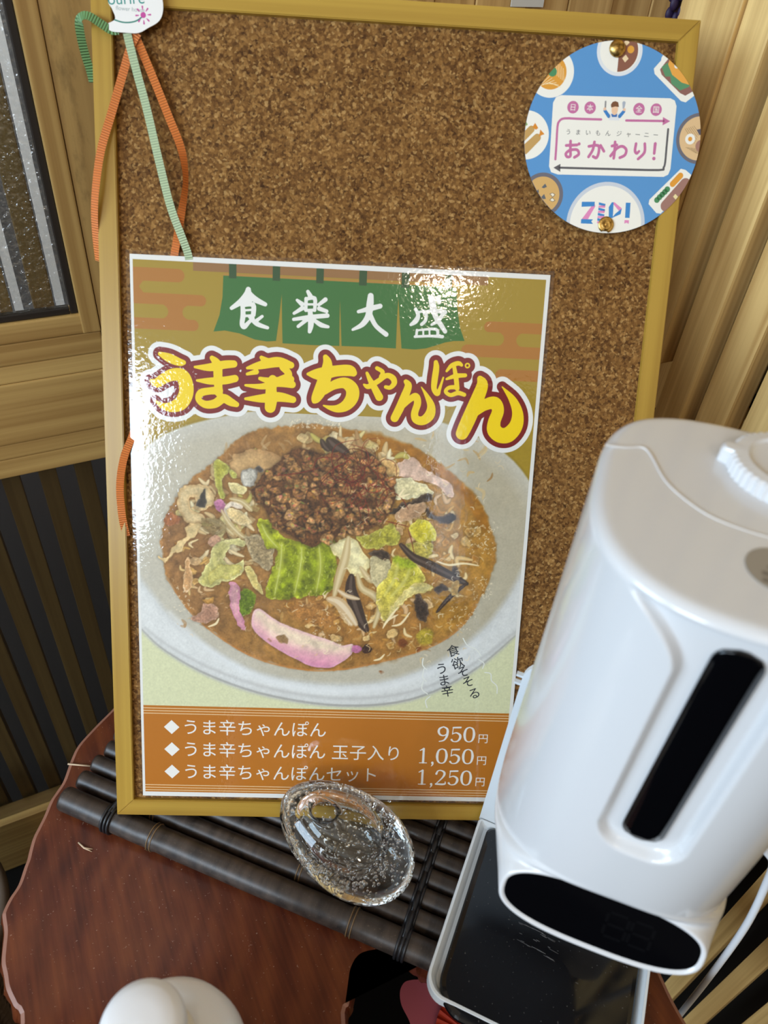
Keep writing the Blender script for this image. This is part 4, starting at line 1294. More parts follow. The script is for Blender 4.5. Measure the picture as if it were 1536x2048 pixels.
for s_ in ([(197.99,-216.91),(196.25,-228.97),(188.8,-243.75)], [(207.46,-221.38),(203.38,-232.36),(193.5,-244.82)]):
    streak(s_, 1.4, (216, 208, 126), 0.6, 1.6)
item([(164.99,-196.71),(175.21,-195.18),(182.99,-190.21),(191.95,-186.39),(196.79,-192.07),(198.33,-200.26),(191.56,-202.86),(183.65,-205.5),(174.54,-207),(168.63,-202.47)], (168, 160, 62), edge=(190, 182, 96), ew=4, tex=0.07, rim=0.06)
item([(205.81,-189.4),(210.07,-183.4),(215.68,-181.44),(221.56,-184.15),(226.62,-192.19),(225.82,-198.12),(217.84,-199.58),(209.74,-198.68)], (204, 190, 60), edge=(214, 204, 104), ew=4, tex=0.05, rim=0.05)
item([(201.89,-202.5),(210.95,-199.82),(222.51,-200.6),(224,-206.48),(218.64,-213.82),(209.21,-210.56)], (182, 166, 80), edge=(200, 188, 110), ew=3, tex=0.08, rim=0.08)
# white fish cake and shell on the upper right
item([(192.21,-143.8),(199.72,-136.73),(207.57,-136.42),(214.68,-142.93),(225.15,-148.22),(233.34,-152.47),(238.46,-161.47),(234.06,-163.94),(226.76,-156.16),(217.51,-153.07),(208.41,-152.28),(199.28,-150.35)], (214, 184, 164), edge=(196, 160, 136), ew=3, tex=0.03, rim=0.10)
item([(182.81,-160.11),(190.39,-152.96),(199.28,-150.35),(209.6,-153.38),(220.03,-157.56),(222.49,-160.92),(213.62,-164.7),(200.14,-167.51),(189.95,-167.89),(184.14,-164.65)], (216, 204, 160), edge=(226, 218, 184), ew=3, tex=0.05, rim=0.06)
item([(175.45,-145.58),(177.4,-138.73),(184.01,-136.22),(191.94,-138.16),(195.57,-143.67),(194.67,-148.25),(185.74,-149.73),(178.95,-148.85)], (198, 160, 104), edge=(216, 184, 130), ew=3, tex=0.07, rim=0.06)
item([(175.07,-150.13),(183.44,-148.68),(192.48,-149.47),(190.44,-154.1),(181.54,-156.72),(175.82,-154.66)], (220, 206, 168), edge=(196, 176, 130), ew=2)
# wood-ear mushrooms
DK, DE = (66, 52, 42), (108, 88, 66)
for s_ in ([(162.85,-138.17),(167.06,-131.27),(173.82,-133.25),(177.36,-137.6),(172,-143.45),(166.37,-142.54)], [(190.43,-178.28),(198.04,-171.05),(206.94,-167.26),(213.56,-163.55),(220.26,-161.57),(221.69,-166.71),(213.87,-169.31),(203.77,-172),(196.11,-178.08)], [(216.53,-176.17),(218.61,-172.61),(221.16,-177.17),(230.43,-179.16),(237.14,-176.59),(239.8,-182.33),(231.93,-184.95),(221.36,-180.66)],
           [(213.25,-242.98),(217.88,-242.22),(223,-250.01),(224.59,-257.34),(221.45,-264.23),(215.4,-261.33),(211.95,-251.58)], [(226.98,-237.66),(233.68,-232.59),(238.58,-236.07),(231.86,-241.16)], [(175.82,-210.51),(183.7,-206.68),(191.95,-211.15),(188.66,-214.84),(181.66,-212.69)], [(239.33,-220.32),(243.25,-217.78),(246.54,-223.69),(242.63,-226.24)]):
    item(s_, DK, edge=DE, ew=1.6, tex=0.10, rim=0.08)
for s_, w_ in (([(199.59,-202.58),(209.27,-211.75),(218.77,-216.21),(230.7,-221.81),(242.7,-227.45),(252.36,-231.98)], 3.8), ([(162.71,-228.87),(162.51,-239.74),(165.8,-250.58),(170.96,-263.92),(175.97,-272.3)], 5.2), ([(252.36,-231.98),(243.48,-239.57),(235.82,-248.38),(230.4,-255.93)], 1.8), ([(142.4,-124.45),(148.1,-129.79),(156.02,-133.95)], 5.0), ([(136.88,-124.67),(139.21,-129.03),(142.63,-132.24)], 2.4)):
    streak(s_, w_, (62, 48, 42), 0.95, 0.8)
    streak(s_, w_ * .3, (122, 104, 92), 0.6, 0.8)
item([(193.89,-179.32),(200.43,-173.28),(209.33,-169.48),(216.14,-169.23),(215.46,-177.37),(207.73,-182.32),(198.73,-184.97)], (182, 146, 112), edge=(204, 172, 136), ew=3, tex=0.05)
item([(239.67,-234.82),(242.86,-229.86),(247.1,-232.15),(245.82,-239.49),(241.26,-241.47)], (176, 140, 76), edge=(200, 170, 110), ew=1.5)
# beansprouts at the lower middle
for s_, w_ in (([(145.33,-247.82),(153.55,-251.22),(159.68,-260.83),(164.02,-268.09)], 4.0), ([(145.98,-247.8),(153.01,-250.02),(160.21,-257.13),(167.6,-267.98)], 4.2), ([(152.7,-240.43),(159.8,-244.93),(169.16,-247.07)], 2.0)):
    streak(s_, w_, (206, 176, 134), 0.95, 0.8)
    streak(s_, w_ * .45, (232, 214, 184), 0.8, 1.0)
item([(114.29,-256.11),(123.44,-250.95),(134.96,-249.37),(146.67,-253.88),(151.61,-263.54),(144.84,-271.14),(128.44,-267.94),(116.72,-262.15)], (168, 118, 64), soft=5, tex=0.08, shadow=0, alpha=0.7)
item([(172.99,-286.5),(177.6,-283.86),(180.7,-287.53),(179.08,-291.35),(174.36,-291.48)], (70, 46, 36), tex=0.1)
item([(216.08,-273.98),(221.74,-269.45),(227.16,-271.16),(227.66,-279.89),(221.36,-283.84),(216.42,-280.22)], (178, 156, 56), soft=2, tex=0.06, shadow=0.1)
for cx_, cy_, r_ in ((550, 355, 28), (660, 395, 20), (410, 548, 8)):
    (x_, y_, rm), = [(204.7,-282.44,3.41)] if r_ == 28 else ([(217.98,-287.08,2.44)] if r_ == 20 else [(189.24,-307.26,0.98)])
    item([(x_ + rm * math.cos(a_), y_ + rm * math.sin(a_)) for a_ in [k * .785 for k in range(8)]], (124, 66, 28), soft=1.6, shadow=0, alpha=0.8)
# minced meat mound
(mx, my, mr), = [(142.49,-165.93,48.48)]
qr = random.Random(8)
meat = [(85.9,-164.4),(97.43,-148.79),(107.9,-139.79),(117.28,-131.94),(132.13,-133.48),(146.04,-137.22),(160.82,-133.42),(175.86,-136.05),(187.08,-147.5),(193.07,-160.37),(191.63,-175.87),(182.35,-187.34),(167.33,-193.47),(151.13,-197.41),(138.24,-203.48),(131.8,-207.08),(119.7,-200.75),(108.77,-194.42),(102.2,-187.98),(91.3,-172.94)]
item(meat, (112, 74, 42), edge=(100, 66, 38), ew=4, tex=0.10, shadow=0.35)
pm = [p for p in meat]
mxs, mys = [p[0] for p in pm], [p[1] for p in pm]
n_done = 0
while n_done < 230:
    x_, y_ = qr.uniform(min(mxs), max(mxs)), qr.uniform(min(mys), max(mys))
    ins_ = False
    for i in range(len(pm)):
        (xa, ya), (xb, yb) = pm[i - 1][:2], pm[i][:2]
        if (ya > y_) != (yb > y_) and x_ < (xb - xa) * (y_ - ya) / (yb - ya) + xa:
            ins_ = not ins_
    if not ins_:
        continue
    n_done += 1
    r_ = qr.uniform(3.2, 6.2) if n_done < 80 else qr.uniform(1.5, 3.8)
    lump = [(x_ + r_ * qr.uniform(.7, 1.15) * math.cos(a_), y_ + r_ * qr.uniform(.6, 1.0) * math.sin(a_)) for a_ in [k * 6.283 / 9 for k in range(9)]]
    b_ = qr.choice([(166, 120, 72), (182, 136, 86), (148, 104, 62), (190, 146, 96), (158, 112, 68), (134, 92, 54)])
    item(lump, b_, edge=tuple(int(k * .62) for k in b_), ew=1.3, tex=0.11, shadow=0.24, soft=0.7, smooth=2, mid=0.10)
    for q_ in range(3):
        xx, yy, r2 = x_ + qr.uniform(-.5, .5) * r_, y_ + qr.uniform(-.35, .5) * r_, r_ * qr.uniform(.14, .3)
        item([(xx + r2 * math.cos(a_), yy + r2 * .7 * math.sin(a_)) for a_ in [k * 1.05 for k in range(6)]], tuple(min(255, int(k * qr.choice((.75, 1.2, 1.3)))) for k in b_), soft=0.9, shadow=0, smooth=0, alpha=0.6)
# chilli threads
(cxm, cym), = [(155.05,-151.99)]
for k in range(60):
    a_ = qr.uniform(0, 6.283)
    x_, y_ = cxm + qr.gauss(9, 9), cym + qr.gauss(-1, 8)
    l_ = qr.uniform(6, 20)
    bnd = qr.uniform(-1.9, 1.9)
    streak([(x_, y_), (x_ + l_ * .5 * math.cos(a_), y_ + l_ * .5 * math.sin(a_)), (x_ + l_ * math.cos(a_ + bnd * .5), y_ + l_ * math.sin(a_ + bnd * .5)), (x_ + l_ * 1.3 * math.cos(a_ + bnd), y_ + l_ * 1.3 * math.sin(a_ + bnd))],
           qr.uniform(.18, .32), qr.choice([(104, 30, 20), (124, 40, 26), (84, 24, 18), (140, 60, 40)]), 0.85, 0.3, 4)
for s_ in ([(167.31,-138),(178.95,-148.85),(187.48,-163.37),(180.02,-174.03)], [(183.79,-156.64),(195.44,-164.23),(200.2,-168.66),(203.92,-174.89)], [(186.15,-184.26),(196.5,-186.22),(204.61,-188.27)], [(204.73,-190.61),(207.44,-198.76),(210.3,-209.33)], [(136.61,-156.15),(145.28,-146.75),(158.4,-138.35),(153.91,-137.4)], [(131.44,-148.56),(134.39,-138.75),(148.17,-137.14)], [(101.73,-152.94),(120.82,-150.05),(136.68,-145.12)]):
    streak(s_, 0.36, (120, 40, 26), 0.9, 0.3)
# glints and foam bubbles
curl(90, [(108.19,-245.78),(255.52,-299.42)], [(244, 226, 190), (226, 196, 140)], 0.22, 0.5, 3.4, 0.8, 21)
curl(110, [(157.8,-120.16),(274.4,-256.92)], [(244, 230, 200), (232, 206, 160)], 0.22, 0.5, 3.0, 0.75, 22)
curl(60, [(25.1,-189.43),(108.76,-282.62)], [(232, 210, 176), (214, 184, 140)], 0.2, 0.45, 2.4, 0.6, 23)
qr = random.Random(31)
for (ax_, ay_), (bx_, by_), n_ in ((*[(251.43,-181.28),(272.7,-208.2)], 60), (*[(256.36,-224.81),(273.48,-244.6)], 40), (*[(240.39,-249.74),(261.46,-269.77)], 26), (*[(26.23,-240.38),(41.2,-262.07)], 24), (*[(113.4,-110.19),(150.28,-116.03)], 50), (*[(123.81,-257.47),(155.72,-285.41)], 24)):
    for k in range(n_):
        x_, y_, r_ = qr.uniform(ax_, bx_), qr.uniform(ay_, by_), qr.uniform(.3, .9)
        a0 = qr.uniform(0, 6)
        streak([(x_ + r_ * math.cos(a0 + a_), y_ + r_ * math.sin(a0 + a_)) for a_ in (0, 1, 2, 3, 4)], 0.24, (240, 226, 196), 0.7, 0.3, 3)
for s_ in ([(188.81,-270.44),(192.05,-264.15),(200.02,-258.97)], [(195.77,-268.37),(202.72,-266.3),(209.29,-256.84)], [(227.95,-214.7),(237.4,-217.38),(248.93,-215.79),(260.68,-217.2)], [(189.89,-268.29),(194.24,-260.74),(199.74,-253.19)], [(199.74,-159.47),(196.63,-165.33),(204.43,-162.74)], [(182.89,-297.54),(187.57,-296.15),(190.95,-292.27)], [(53.27,-273.29),(59.04,-270.66),(61.35,-266.3)]):
    streak(s_, 0.9, (246, 228, 186), 0.9, 0.5)

idx = np.arange(NXg * NYg).reshape(NYg, NXg)
quads = np.stack([idx[:-1, :-1], idx[:-1, 1:], idx[1:, 1:], idx[1:, :-1]], -1).reshape(-1, 4)
me = bpy.data.meshes.new('bowl_picture')
me.vertices.add(NXg * NYg)
cov = np.stack([(GXX - PX) / 1000, (GYY - PY) / 1000, np.full_like(GXX, 2.5 * Art.STEP / 1000)], -1).astype(np.float32)
me.vertices.foreach_set('co', cov.ravel())
nq = len(quads)
me.loops.add(nq * 4)
me.loops.foreach_set('vertex_index', quads.ravel().astype(np.int32))
me.polygons.add(nq)
me.polygons.foreach_set('loop_start', np.arange(0, nq * 4, 4, dtype=np.int32))
me.update(calc_edges=True)
ca = me.color_attributes.new('print_colour', 'FLOAT_COLOR', 'POINT')
I_ = np.clip(IMG * 1.09 - 0.065, 0, 1)                 # print contrast
lin = np.where(I_ <= 0.04045, I_ / 12.92, ((I_ + 0.055) / 1.055) ** 2.4)
ca.data.foreach_set('color', np.concatenate([lin, np.ones((NYg, NXg, 1))], -1).astype(np.float32).ravel())
m = mat('printed_photograph', (200, 180, 150), 0.55, spec=0.3)
t = NT(m)
at = t.add('ShaderNodeAttribute', attribute_name='print_colour')
t.link(at.outputs['Color'], t.b.inputs['Base Color'])
link('bowl_picture', me, m, ps)

# price panel
A = Art()
(pt, pb, q0, q1b, q2b, q3b) = [(2.53,-340.34),(2.46,-416.84),(32.86,-359),(22.58,-359.69),(22.29,-379.39),(22.81,-398.45)]
A.poly([(x0p, pt[1]), (x1p, pt[1]), (x1p, y0p), (x0p, y0p)], 'ba7016', 3)
for k in range(3):
    for yy in (pt[1] - 2.3 - 2.25 * k, y0p + 1.6 + 2.25 * k):
        A.poly([(x0p, yy + .32), (x1p, yy + .32), (x1p, yy - .32), (x0p, yy - .32)], 'e9c896', 4)
PWH = 'eeeae2'
lines = [(23.91,-358.8),(23.87,-378.19),(23.71,-397.97)]
ends = [(32.77,-358.58),(147.52,-357.1)]
cw = (ends[1][0] - ends[0][0]) / 7.93
for (xd, yd), s_ in zip(lines, ('うま辛ちゃんぽん', 'うま辛ちゃんぽん 玉子入り', 'うま辛ちゃんぽんセット')):
    A.poly([(xd - 6.1, yd), (xd, yd + 6.1), (xd + 6.1, yd), (xd, yd - 6.1)], PWH, 5)
    A.text(s_, ends[0][0] - 1.0, yd - 5.0, cw, PWH, 5, heavy=0.004)
DIG = {
    '0': ([(0.36, 0.97, .035), (0.16, 0.86, .06), (0.08, 0.5, .085), (0.16, 0.14, .06), (0.36, 0.03, .035), (0.56, 0.14, .06), (0.64, 0.5, .085), (0.56, 0.86, .06), (0.36, 0.97, .035)],),
    '1': ([(0.34, 0.95, .07), (0.34, 0.05, .075)], [(0.12, 0.83, .03), (0.24, 0.9, .045), (0.34, 0.96, .05)], [(0.12, 0.03, .03), (0.56, 0.03, .03)]),
    '2': ([(0.1, 0.74, .075), (0.18, 0.93, .045), (0.36, 0.97, .04), (0.56, 0.86, .07), (0.58, 0.68, .075), (0.44, 0.44, .05), (0.1, 0.07, .03)], [(0.1, 0.06, .06), (0.62, 0.06, .065), (0.66, 0.24, .02)]),
    '5': ([(0.16, 0.93, .055), (0.6, 0.95, .06)], [(0.16, 0.95, .028), (0.13, 0.5, .028)], [(0.13, 0.52, .03), (0.36, 0.6, .045), (0.58, 0.47, .075), (0.6, 0.26, .08), (0.46, 0.06, .05), (0.22, 0.03, .035), (0.1, 0.14, .07)]),
    '9': ([(0.36, 0.97, .04), (0.14, 0.86, .065), (0.08, 0.66, .075), (0.18, 0.46, .06), (0.38, 0.4, .04), (0.56, 0.5, .045), (0.62, 0.66, .075), (0.56, 0.86, .065), (0.36, 0.97, .04)], [(0.62, 0.66, .08), (0.58, 0.36, .075), (0.42, 0.1, .05), (0.14, 0.02, .03)]),
    ',': ([(0.12, 0.05, .085), (0.14, -0.06, .05), (0.06, -0.18, .02)],)}


def number(s_, xr, yb, h, c):
    wd = {',': .30}
    x_ = xr - sum(wd.get(ch, .78) for ch in s_) * h
    for ch in s_:
        for st_ in DIG[ch]:
            A.stroke([(x_ + a_ * h, yb + e_ * h, r_ * h * .9) for a_, e_, r_ in st_], c, 5, n=4, smooth=len(st_) > 2)
        x_ += wd.get(ch, .78) * h


for s_, q in (('950', [(268.84,-366.54),(267.88,-352.87),(270.1,-367.04)]), ('1,050', [(268.98,-386.16),(268.02,-372.44),(270.25,-386.68)]), ('1,250', [(268.84,-405.51),(267.89,-391.88),(270.37,-406.03)])):
    h = (q[1][1] - q[0][1])
    number(s_, q[0][0], q[0][1], h, PWH)
    A.text('円', q[2][0], q[2][1] + 0.8, 9.0, PWH, 5)
pin(A, 'price_panel')

# black caption with its thin white cloud outline
A = Art()
for ch, q, ro in zip('食欲そそるうま辛', [(245.38,-287.55),(249.62,-297.82),(254.3,-305.09),(258.84,-313.56),(264.6,-323.48),(237.02,-303.01),(239.53,-312.8),(242.76,-322.11)], (20, 22, 24, 24, 22, 12, 12, 12)):
    a_ = math.radians(ro)
    sz = 10.4
    cx_, cy_ = 0.5 * sz, 0.37 * sz
    A.text(ch, q[0] - cx_ * math.cos(a_) + cy_ * math.sin(a_), q[1] - cx_ * math.sin(a_) - cy_ * math.cos(a_), sz, '1c2430', 5, rot=a_, heavy=0.055)
for s_ in ([(221.95,-294.54),(221.67,-300.26),(224.87,-303.99)], [(223.04,-303.4),(222.24,-310.44),(225.44,-314.2)], [(223.01,-313.63),(222.2,-320.72),(227.02,-325.12)], [(229.18,-327),(225.78,-330.98),(227.32,-336.8)], [(252.42,-276.9),(256.4,-282.82),(263.17,-285.78),(267.75,-291.34)], [(266.18,-294.56),(270.6,-297.61),(269.73,-302.1)], [(271.76,-305.25),(276.67,-306.39),(277.7,-312.15),(282.27,-316.54),(283,-323)]):
    A.line(s_, 0.42, 'e8e8de', 4, n=5)
pin(A, 'caption_lettering')
mg = 2.7
# the laminate: one clear sheet a little larger than the paper, gently waved where it lifts at the left edge
nx, ny = 40, 54
v, f = [], []
for j in range(ny + 1):
    for i in range(nx + 1):
        x_ = -mg + (PW + 2 * mg) * i / nx
        y_ = mg - (PH + 2 * mg) * j / ny
        ed = max(0.0, 1 - min(i, nx - i, j, ny - j) / 1.0)
        v.append(((x_ - PX) / 1000, (y_ - PY) / 1000, 0.00034 - 0.00028 * ed))
for j in range(ny):
    for i in range(nx):
        a_ = j * (nx + 1) + i
        f.append((a_ + nx + 1, a_ + nx + 2, a_ + 1, a_))
mesh('laminate_film', v, f, M_LAMINATE, ps, True)

# ---------------------------------------------------------------- round card with two brass pins
CX, CY, CR = 331.4, 91.2, 61.3
rc = bthing('round_card', 'round blue paper card with food drawings pinned at the top right of the cork board', 'card', CX, CY, 2.4)
g = Geo().add(lathe([(CR / 1000 * 0.999, -0.0004), (CR / 1000, -0.0003), (CR / 1000, 0.0), (0.0, 0.0)], 128))
g.make('card_disc', mat('card_stock', (84, 142, 196), 0.6), rc, False)
A = Art(clip=(CX, CY, CR), res=0.22)
CO = (CX / 1000, CY / 1000, -0.00004)
BLUE, CREAM, PINK, GRY = '5a93c8', 'efebe0', 'c4709c', '5e5c5e'
A.disc(CX, CY, CR, BLUE, 0, n=128)


def P2(q):
    return q[0]


def plate(c, r, layers):
    for rr_, cc_ in layers:
        A.disc(c[0], c[1], r * rr_, cc_, 1 + layers.index((rr_, cc_)))


KS = 0.1235   # mm per zoomed pixel on the card
# top: curry plate
c_ = P2([(330.18,146.26)])
plate(c_, 126 * KS, [(1, 'dcdfe2'), (.86, CREAM)])
half = [(c_[0] - 0.4 + 105 * KS * math.sin(a_), c_[1] + 105 * KS * math.cos(a_)) for a_ in [math.pi * k / 20 for k in range(21)]]
A.poly(half, '8a5a48', 4)
A.disc(*P2([(337.58,147.44)]), 19 * KS, 'e0a040', 5)
q = P2([(334.52,141.71)])
A.poly([(q[0] - 2.2, q[1]), (q[0], q[1] + 2.4), (q[0] + 2.2, q[1]), (q[0], q[1] - 2.4)], 'ecd2a8', 5)
q = P2([(334.37,151.5)])
A.poly([(q[0] - 2.0, q[1]), (q[0], q[1] + 2.0), (q[0] + 2.0, q[1]), (q[0], q[1] - 2.0)], 'ecd2a8', 5)
# upper left: pasta
c_ = P2([(284.59,130.5)])
plate(c_, 128 * KS, [(1, CREAM), (.68, 'dc9a3c')])
for k in range(7):
    A.line([(c_[0] - 9 + 1.4 * k, c_[1] - 10 + .6 * k), (c_[0] - 2 + 1.6 * k, c_[1] - 1 - 1.3 * k)], 0.16, 'f3dcae', 4, smooth=False)
    A.line([(c_[0] + .5 + 1.3 * k, c_[1] + 10 - 1.2 * k), (c_[0] + 2 + 1.25 * k, c_[1] - .5 - .8 * k)], 0.16, 'f3dcae', 4, smooth=False)
A.disc(*P2([(285.75,130.78)]), 24 * KS, '4d8a5c', 5)
# upper right: burger in a square tray
A.stroke([(363.39,142.52,4.31),(378.19,123.36,4.37)], CREAM, 1, smooth=False)
A.poly([(363.1,146.78),(385.79,130.32),(385.42,122.13),(379.25,117.08),(375.87,117.77),(355.7,133.48),(354.71,136.65)], CREAM, 1, True)
A.poly([(364.09,143.63),(385.93,129.24),(383.56,124.21),(378.47,121.2),(374.64,122.62),(360.56,133.22),(358.97,136.36)], '8d6259', 2)
A.poly([(359.97,138.03),(363.1,132.28),(366.7,132.48),(367.85,128.22),(374.43,124.24),(380.18,126.74),(381.11,128.97),(363.83,140.94)], '5a8f66', 3)
A.poly([(364.83,142.6),(364.2,139.89),(367.77,133.63),(375.01,129.17),(381.25,127.89),(383.59,128.57),(388.2,130.46),(375.81,141.63)], 'e6a44a', 4)
A.disc(*P2([(370.3,139.38)]), 14 * KS, CREAM, 5)
# left: fried prawns
c_ = P2([(271.28,90.54)])
plate(c_, 126 * KS, [(1, CREAM)])
A.stroke([(267.9,87.58,2.43),(274.34,94.35,2.3)], 'c29a5c', 4, smooth=False)
A.stroke([(270.87,81.07,2.9),(278.9,89.29,2.54)], 'c29a5c', 4, smooth=False)
A.poly([(275.07,95.71),(276.64,98.55),(279.09,95.38),(277.62,94.2)], 'd98a2e', 5)
A.poly([(280.05,89.91),(280.61,94.58),(283.77,91.77),(282.13,91.13)], 'd98a2e', 5)
A.poly([(270.59,98.77),(271.68,97.18),(270.79,96.36),(269.52,97.06)], '8fae62', 5)
# right: noodle bowl
c_ = P2([(392.01,94.87)])
plate(c_, 133 * KS, [(1, '6d6a72'), (.86, 'dcb98a')])
for k in range(6):
    a0 = P2([(380.93,97.62)])
    A.line([(a0[0] + k * 1.2, a0[1] + 3 + k * .4), (a0[0] + 8 + k * .5, a0[1] - 6 + k * 1.3)], 0.13, '9a7c58', 4, smooth=False)
    A.line([(a0[0] + 2 + k * 1.4, a0[1] - 9 - k * .6), (a0[0] + 12, a0[1] - 9.5 - k * .6)], 0.13, '9a7c58', 4, smooth=False)
A.disc(*P2([(385.44,94.18)]), 28 * KS, CREAM, 5)
A.disc(*P2([(385.44,94.18)]), 12 * KS, 'e09a3a', 6)
A.poly([(389.19,100.29),(393.93,101.66),(394.53,97.24),(391.47,97.08)], '5a5560', 5)
A.disc(*P2([(393.64,90.14)]), 32 * KS, 'a5796a', 5)
# lower left: soup bowl
c_ = P2([(285.9,52.87)])
plate(c_, 117 * KS, [(1, '6d6a72'), (.82, 'd2a868')])
for q in ([(284.74,57.59),(287.09,60.22),(288.51,58.13),(286.38,57.11)], [(285.05,51.34),(286.97,53.38),(288.47,50.37),(286.4,50.03)], [(279.96,53.36),(282.77,56.35),(283.21,54.1)]):
    A.poly(q, '5f646a', 4)
for q in ([(290.75,53.69),(292.77,54.59),(294.84,53.44),(293.29,51.53)], [(292.8,51.51),(295.2,49.57),(293.32,48.56),(291.01,49.58)]):
    A.poly(q, '4c4a4c', 4)
    mxq = (sum(p[0] for p in q) / 4, sum(p[1] for p in q) / 4)
    A.poly([(mxq[0] + (p[0] - mxq[0]) * .74, mxq[1] + (p[1] - mxq[1]) * .74) for p in q], 'efe4cc', 5)
# lower right: bento
A.poly([(381.41,74.83),(384.84,74.21),(390.03,70.73),(389.42,65.91),(370.85,44.8),(367.7,44.98),(361.38,50.68),(361.66,53.57)], CREAM, 1)
A.stroke([(376.86,64.68,2.02),(381.62,70.29,2.02)], 'e09a3a', 3, smooth=False)
for q in [(367.02,53.62),(368.65,55.54),(370.3,57.35),(371.95,59.16),(373.47,60.96)]:
    A.disc(q[0], q[1], 16 * KS, '4d8a5c', 3)
A.stroke([(373.94,50.17,3.84),(385.78,65.15,3.81)], 'a0766a', 3, smooth=False)
A.poly([(378.16,56.38),(379.55,58.29),(381.64,56.56),(380.28,54.53)], 'ead9a0', 4)
# bottom plate with the ribbon letters
c_ = P2([(332.23,35.75)])
plate(c_, 226 * KS, [(1, 'c9ced6'), (.91, CREAM)])
BL, PK = '3f86c4', 'e08ab8'
A.poly([(313.98,49.73),(323.11,50.2),(323.17,47.22),(314.07,46.4)], BL, 4)
A.poly([(322.9,49.85),(323.79,47.25),(319.16,37.88),(314.9,38.13)], PK, 3)
A.poly([(314.63,38.35),(323.07,38.54),(321.98,37.09),(323.39,35.54),(314.67,35.45)], BL, 4)
(ia, ib) = [(326.1,50.01),(330.81,36.15)]
nseg = 8
for k in range(nseg):
    ya, yb_ = ia[1] + (ib[1] - ia[1]) * k / nseg, ia[1] + (ib[1] - ia[1]) * (k + 1) / nseg
    A.poly([(ia[0], ya - (0.5 if k % 2 else 0)), (ib[0] + .1, ya - (0 if k % 2 else .9)), (ib[0] - .1, yb_ - (0 if k % 2 else .6)), (ia[0], yb_)], PK if k % 2 else BL, 4)
A.poly([(334.14,40.03),(333.37,47.16),(335.24,50.48),(336.48,50.55),(336.99,40.18)], BL, 4)
A.poly([(335.24,50.48),(337.1,50.58),(342.74,46.83),(342.22,43.69)], PK, 3)
A.poly([(342.74,46.83),(342.3,43),(336.37,40.14),(338.54,43.15)], BL, 4)
A.poly([(345.16,50.76),(348.52,50.82),(348.92,40.78),(345.67,40.73)], BL, 4)
A.poly([(345.47,39.21),(348.72,39.26),(348.74,36.82),(347.16,37.55),(345.61,36.89)], PK, 4)
# centre label
lab = [(293.05,116.73),(368.4,118.99),(371.61,117.75),(373.26,114.33),(374.04,74.21),(372.9,70.52),(369.75,68.87),(295.34,66.54),(290.57,67.76),(288.77,71.39),(287.86,111.76),(289.58,115.34)]
A.poly(catmull(lab, 1, True), CREAM, 7)
for ch, q in zip('日本全国', [(301.8,109.7),(313.61,110.03),(347.46,111.03),(359.36,111.36)]):
    A.disc(q[0], q[1], 32 * KS, PINK, 9)
    A.text(ch, q[0] - 2.35, q[1] - 1.75, 4.7, CREAM, 10, heavy=0.01)
A.stroke([(321.96,103.14,0.75),(307.69,102.68,0.75),(296.58,102.4,0.75),(293.15,100.34,0.75),(292.28,96.65,0.75),(292.59,85.59,0.76),(292.73,76.2,0.76)], PINK, 9, n=3)
A.stroke([(339.45,103.44,0.75),(365.33,104.53,0.75)], PINK, 9, smooth=False)
A.poly([(364.65,107.03),(370.08,104.68),(365.06,101.75)], PINK, 9)
A.stroke([(369.26,99.54,0.7),(369.52,88.62,0.7),(369.79,78.51,0.71),(369.01,74.85,0.71),(365.88,73.1,0.71),(332.89,72.03,0.71),(296.15,70.99,0.7)], GRY, 9, n=3)
A.poly([(296.53,73.49),(291.89,70.76),(296.89,68.32)], GRY, 9)
for ch, q in zip('うまいもんジャーニー', [(300.04,94.2),(306.83,94.35),(313.74,94.51),(320.67,94.67),(327.6,94.82),(335.27,95.02),(342,94.94),(348.35,95.06),(354.57,95.29),(360.92,95.52)]):
    A.text(ch, q[0] - 1.9, q[1] - 1.5, 3.9, GRY, 9, heavy=0.012, rot=-.02)
for st_ in (
    [(299.42,85.4,0.93),(306.91,86.14,0.93)], [(302.19,88.33,0.93),(302.6,82.78,0.93),(302.98,78.88,0.93),(300.85,78.21,0.93),(299.68,80.16,0.93),(302.38,82.54,0.93),(307.22,83.03,0.93),(308.71,80.31,0.93),(305.87,78.14,0.94)], [(308.3,86.88,1.05)],
    [(315.25,85.69,0.93),(321.52,86.59,0.93),(322.53,82.73,0.93),(321.36,78.74,0.94),(318.84,79.39,0.94)], [(318.86,88.68,0.93),(318.16,83.62,0.93),(315.7,79,0.94)], [(323.34,86.69,0.93),(326.04,83.14,0.94)],
    [(331.29,86.78,0.93),(334.62,87.63,0.93)], [(333.2,89.45,0.93),(333.5,83.32,0.94),(333.36,79.05,0.94)], [(331,80.38,0.94),(334.87,85.41,0.94),(338.62,86.95,0.93),(341.55,84.87,0.94),(340.95,81.48,0.94),(337.6,79.61,0.94)],
    [(347.94,89.13,0.93),(347.72,84.64,0.94),(349.14,83.04,0.94),(350.57,84.46,0.82)], [(354.04,89.46,0.94),(354.45,83.88,0.94),(350.53,79.51,0.94)],
    [(361.36,89.86,1.05),(361.37,83.69,0.94)], [(361.54,80.33,1.18)]):
    A.stroke(st_, PINK, 9, n=4)
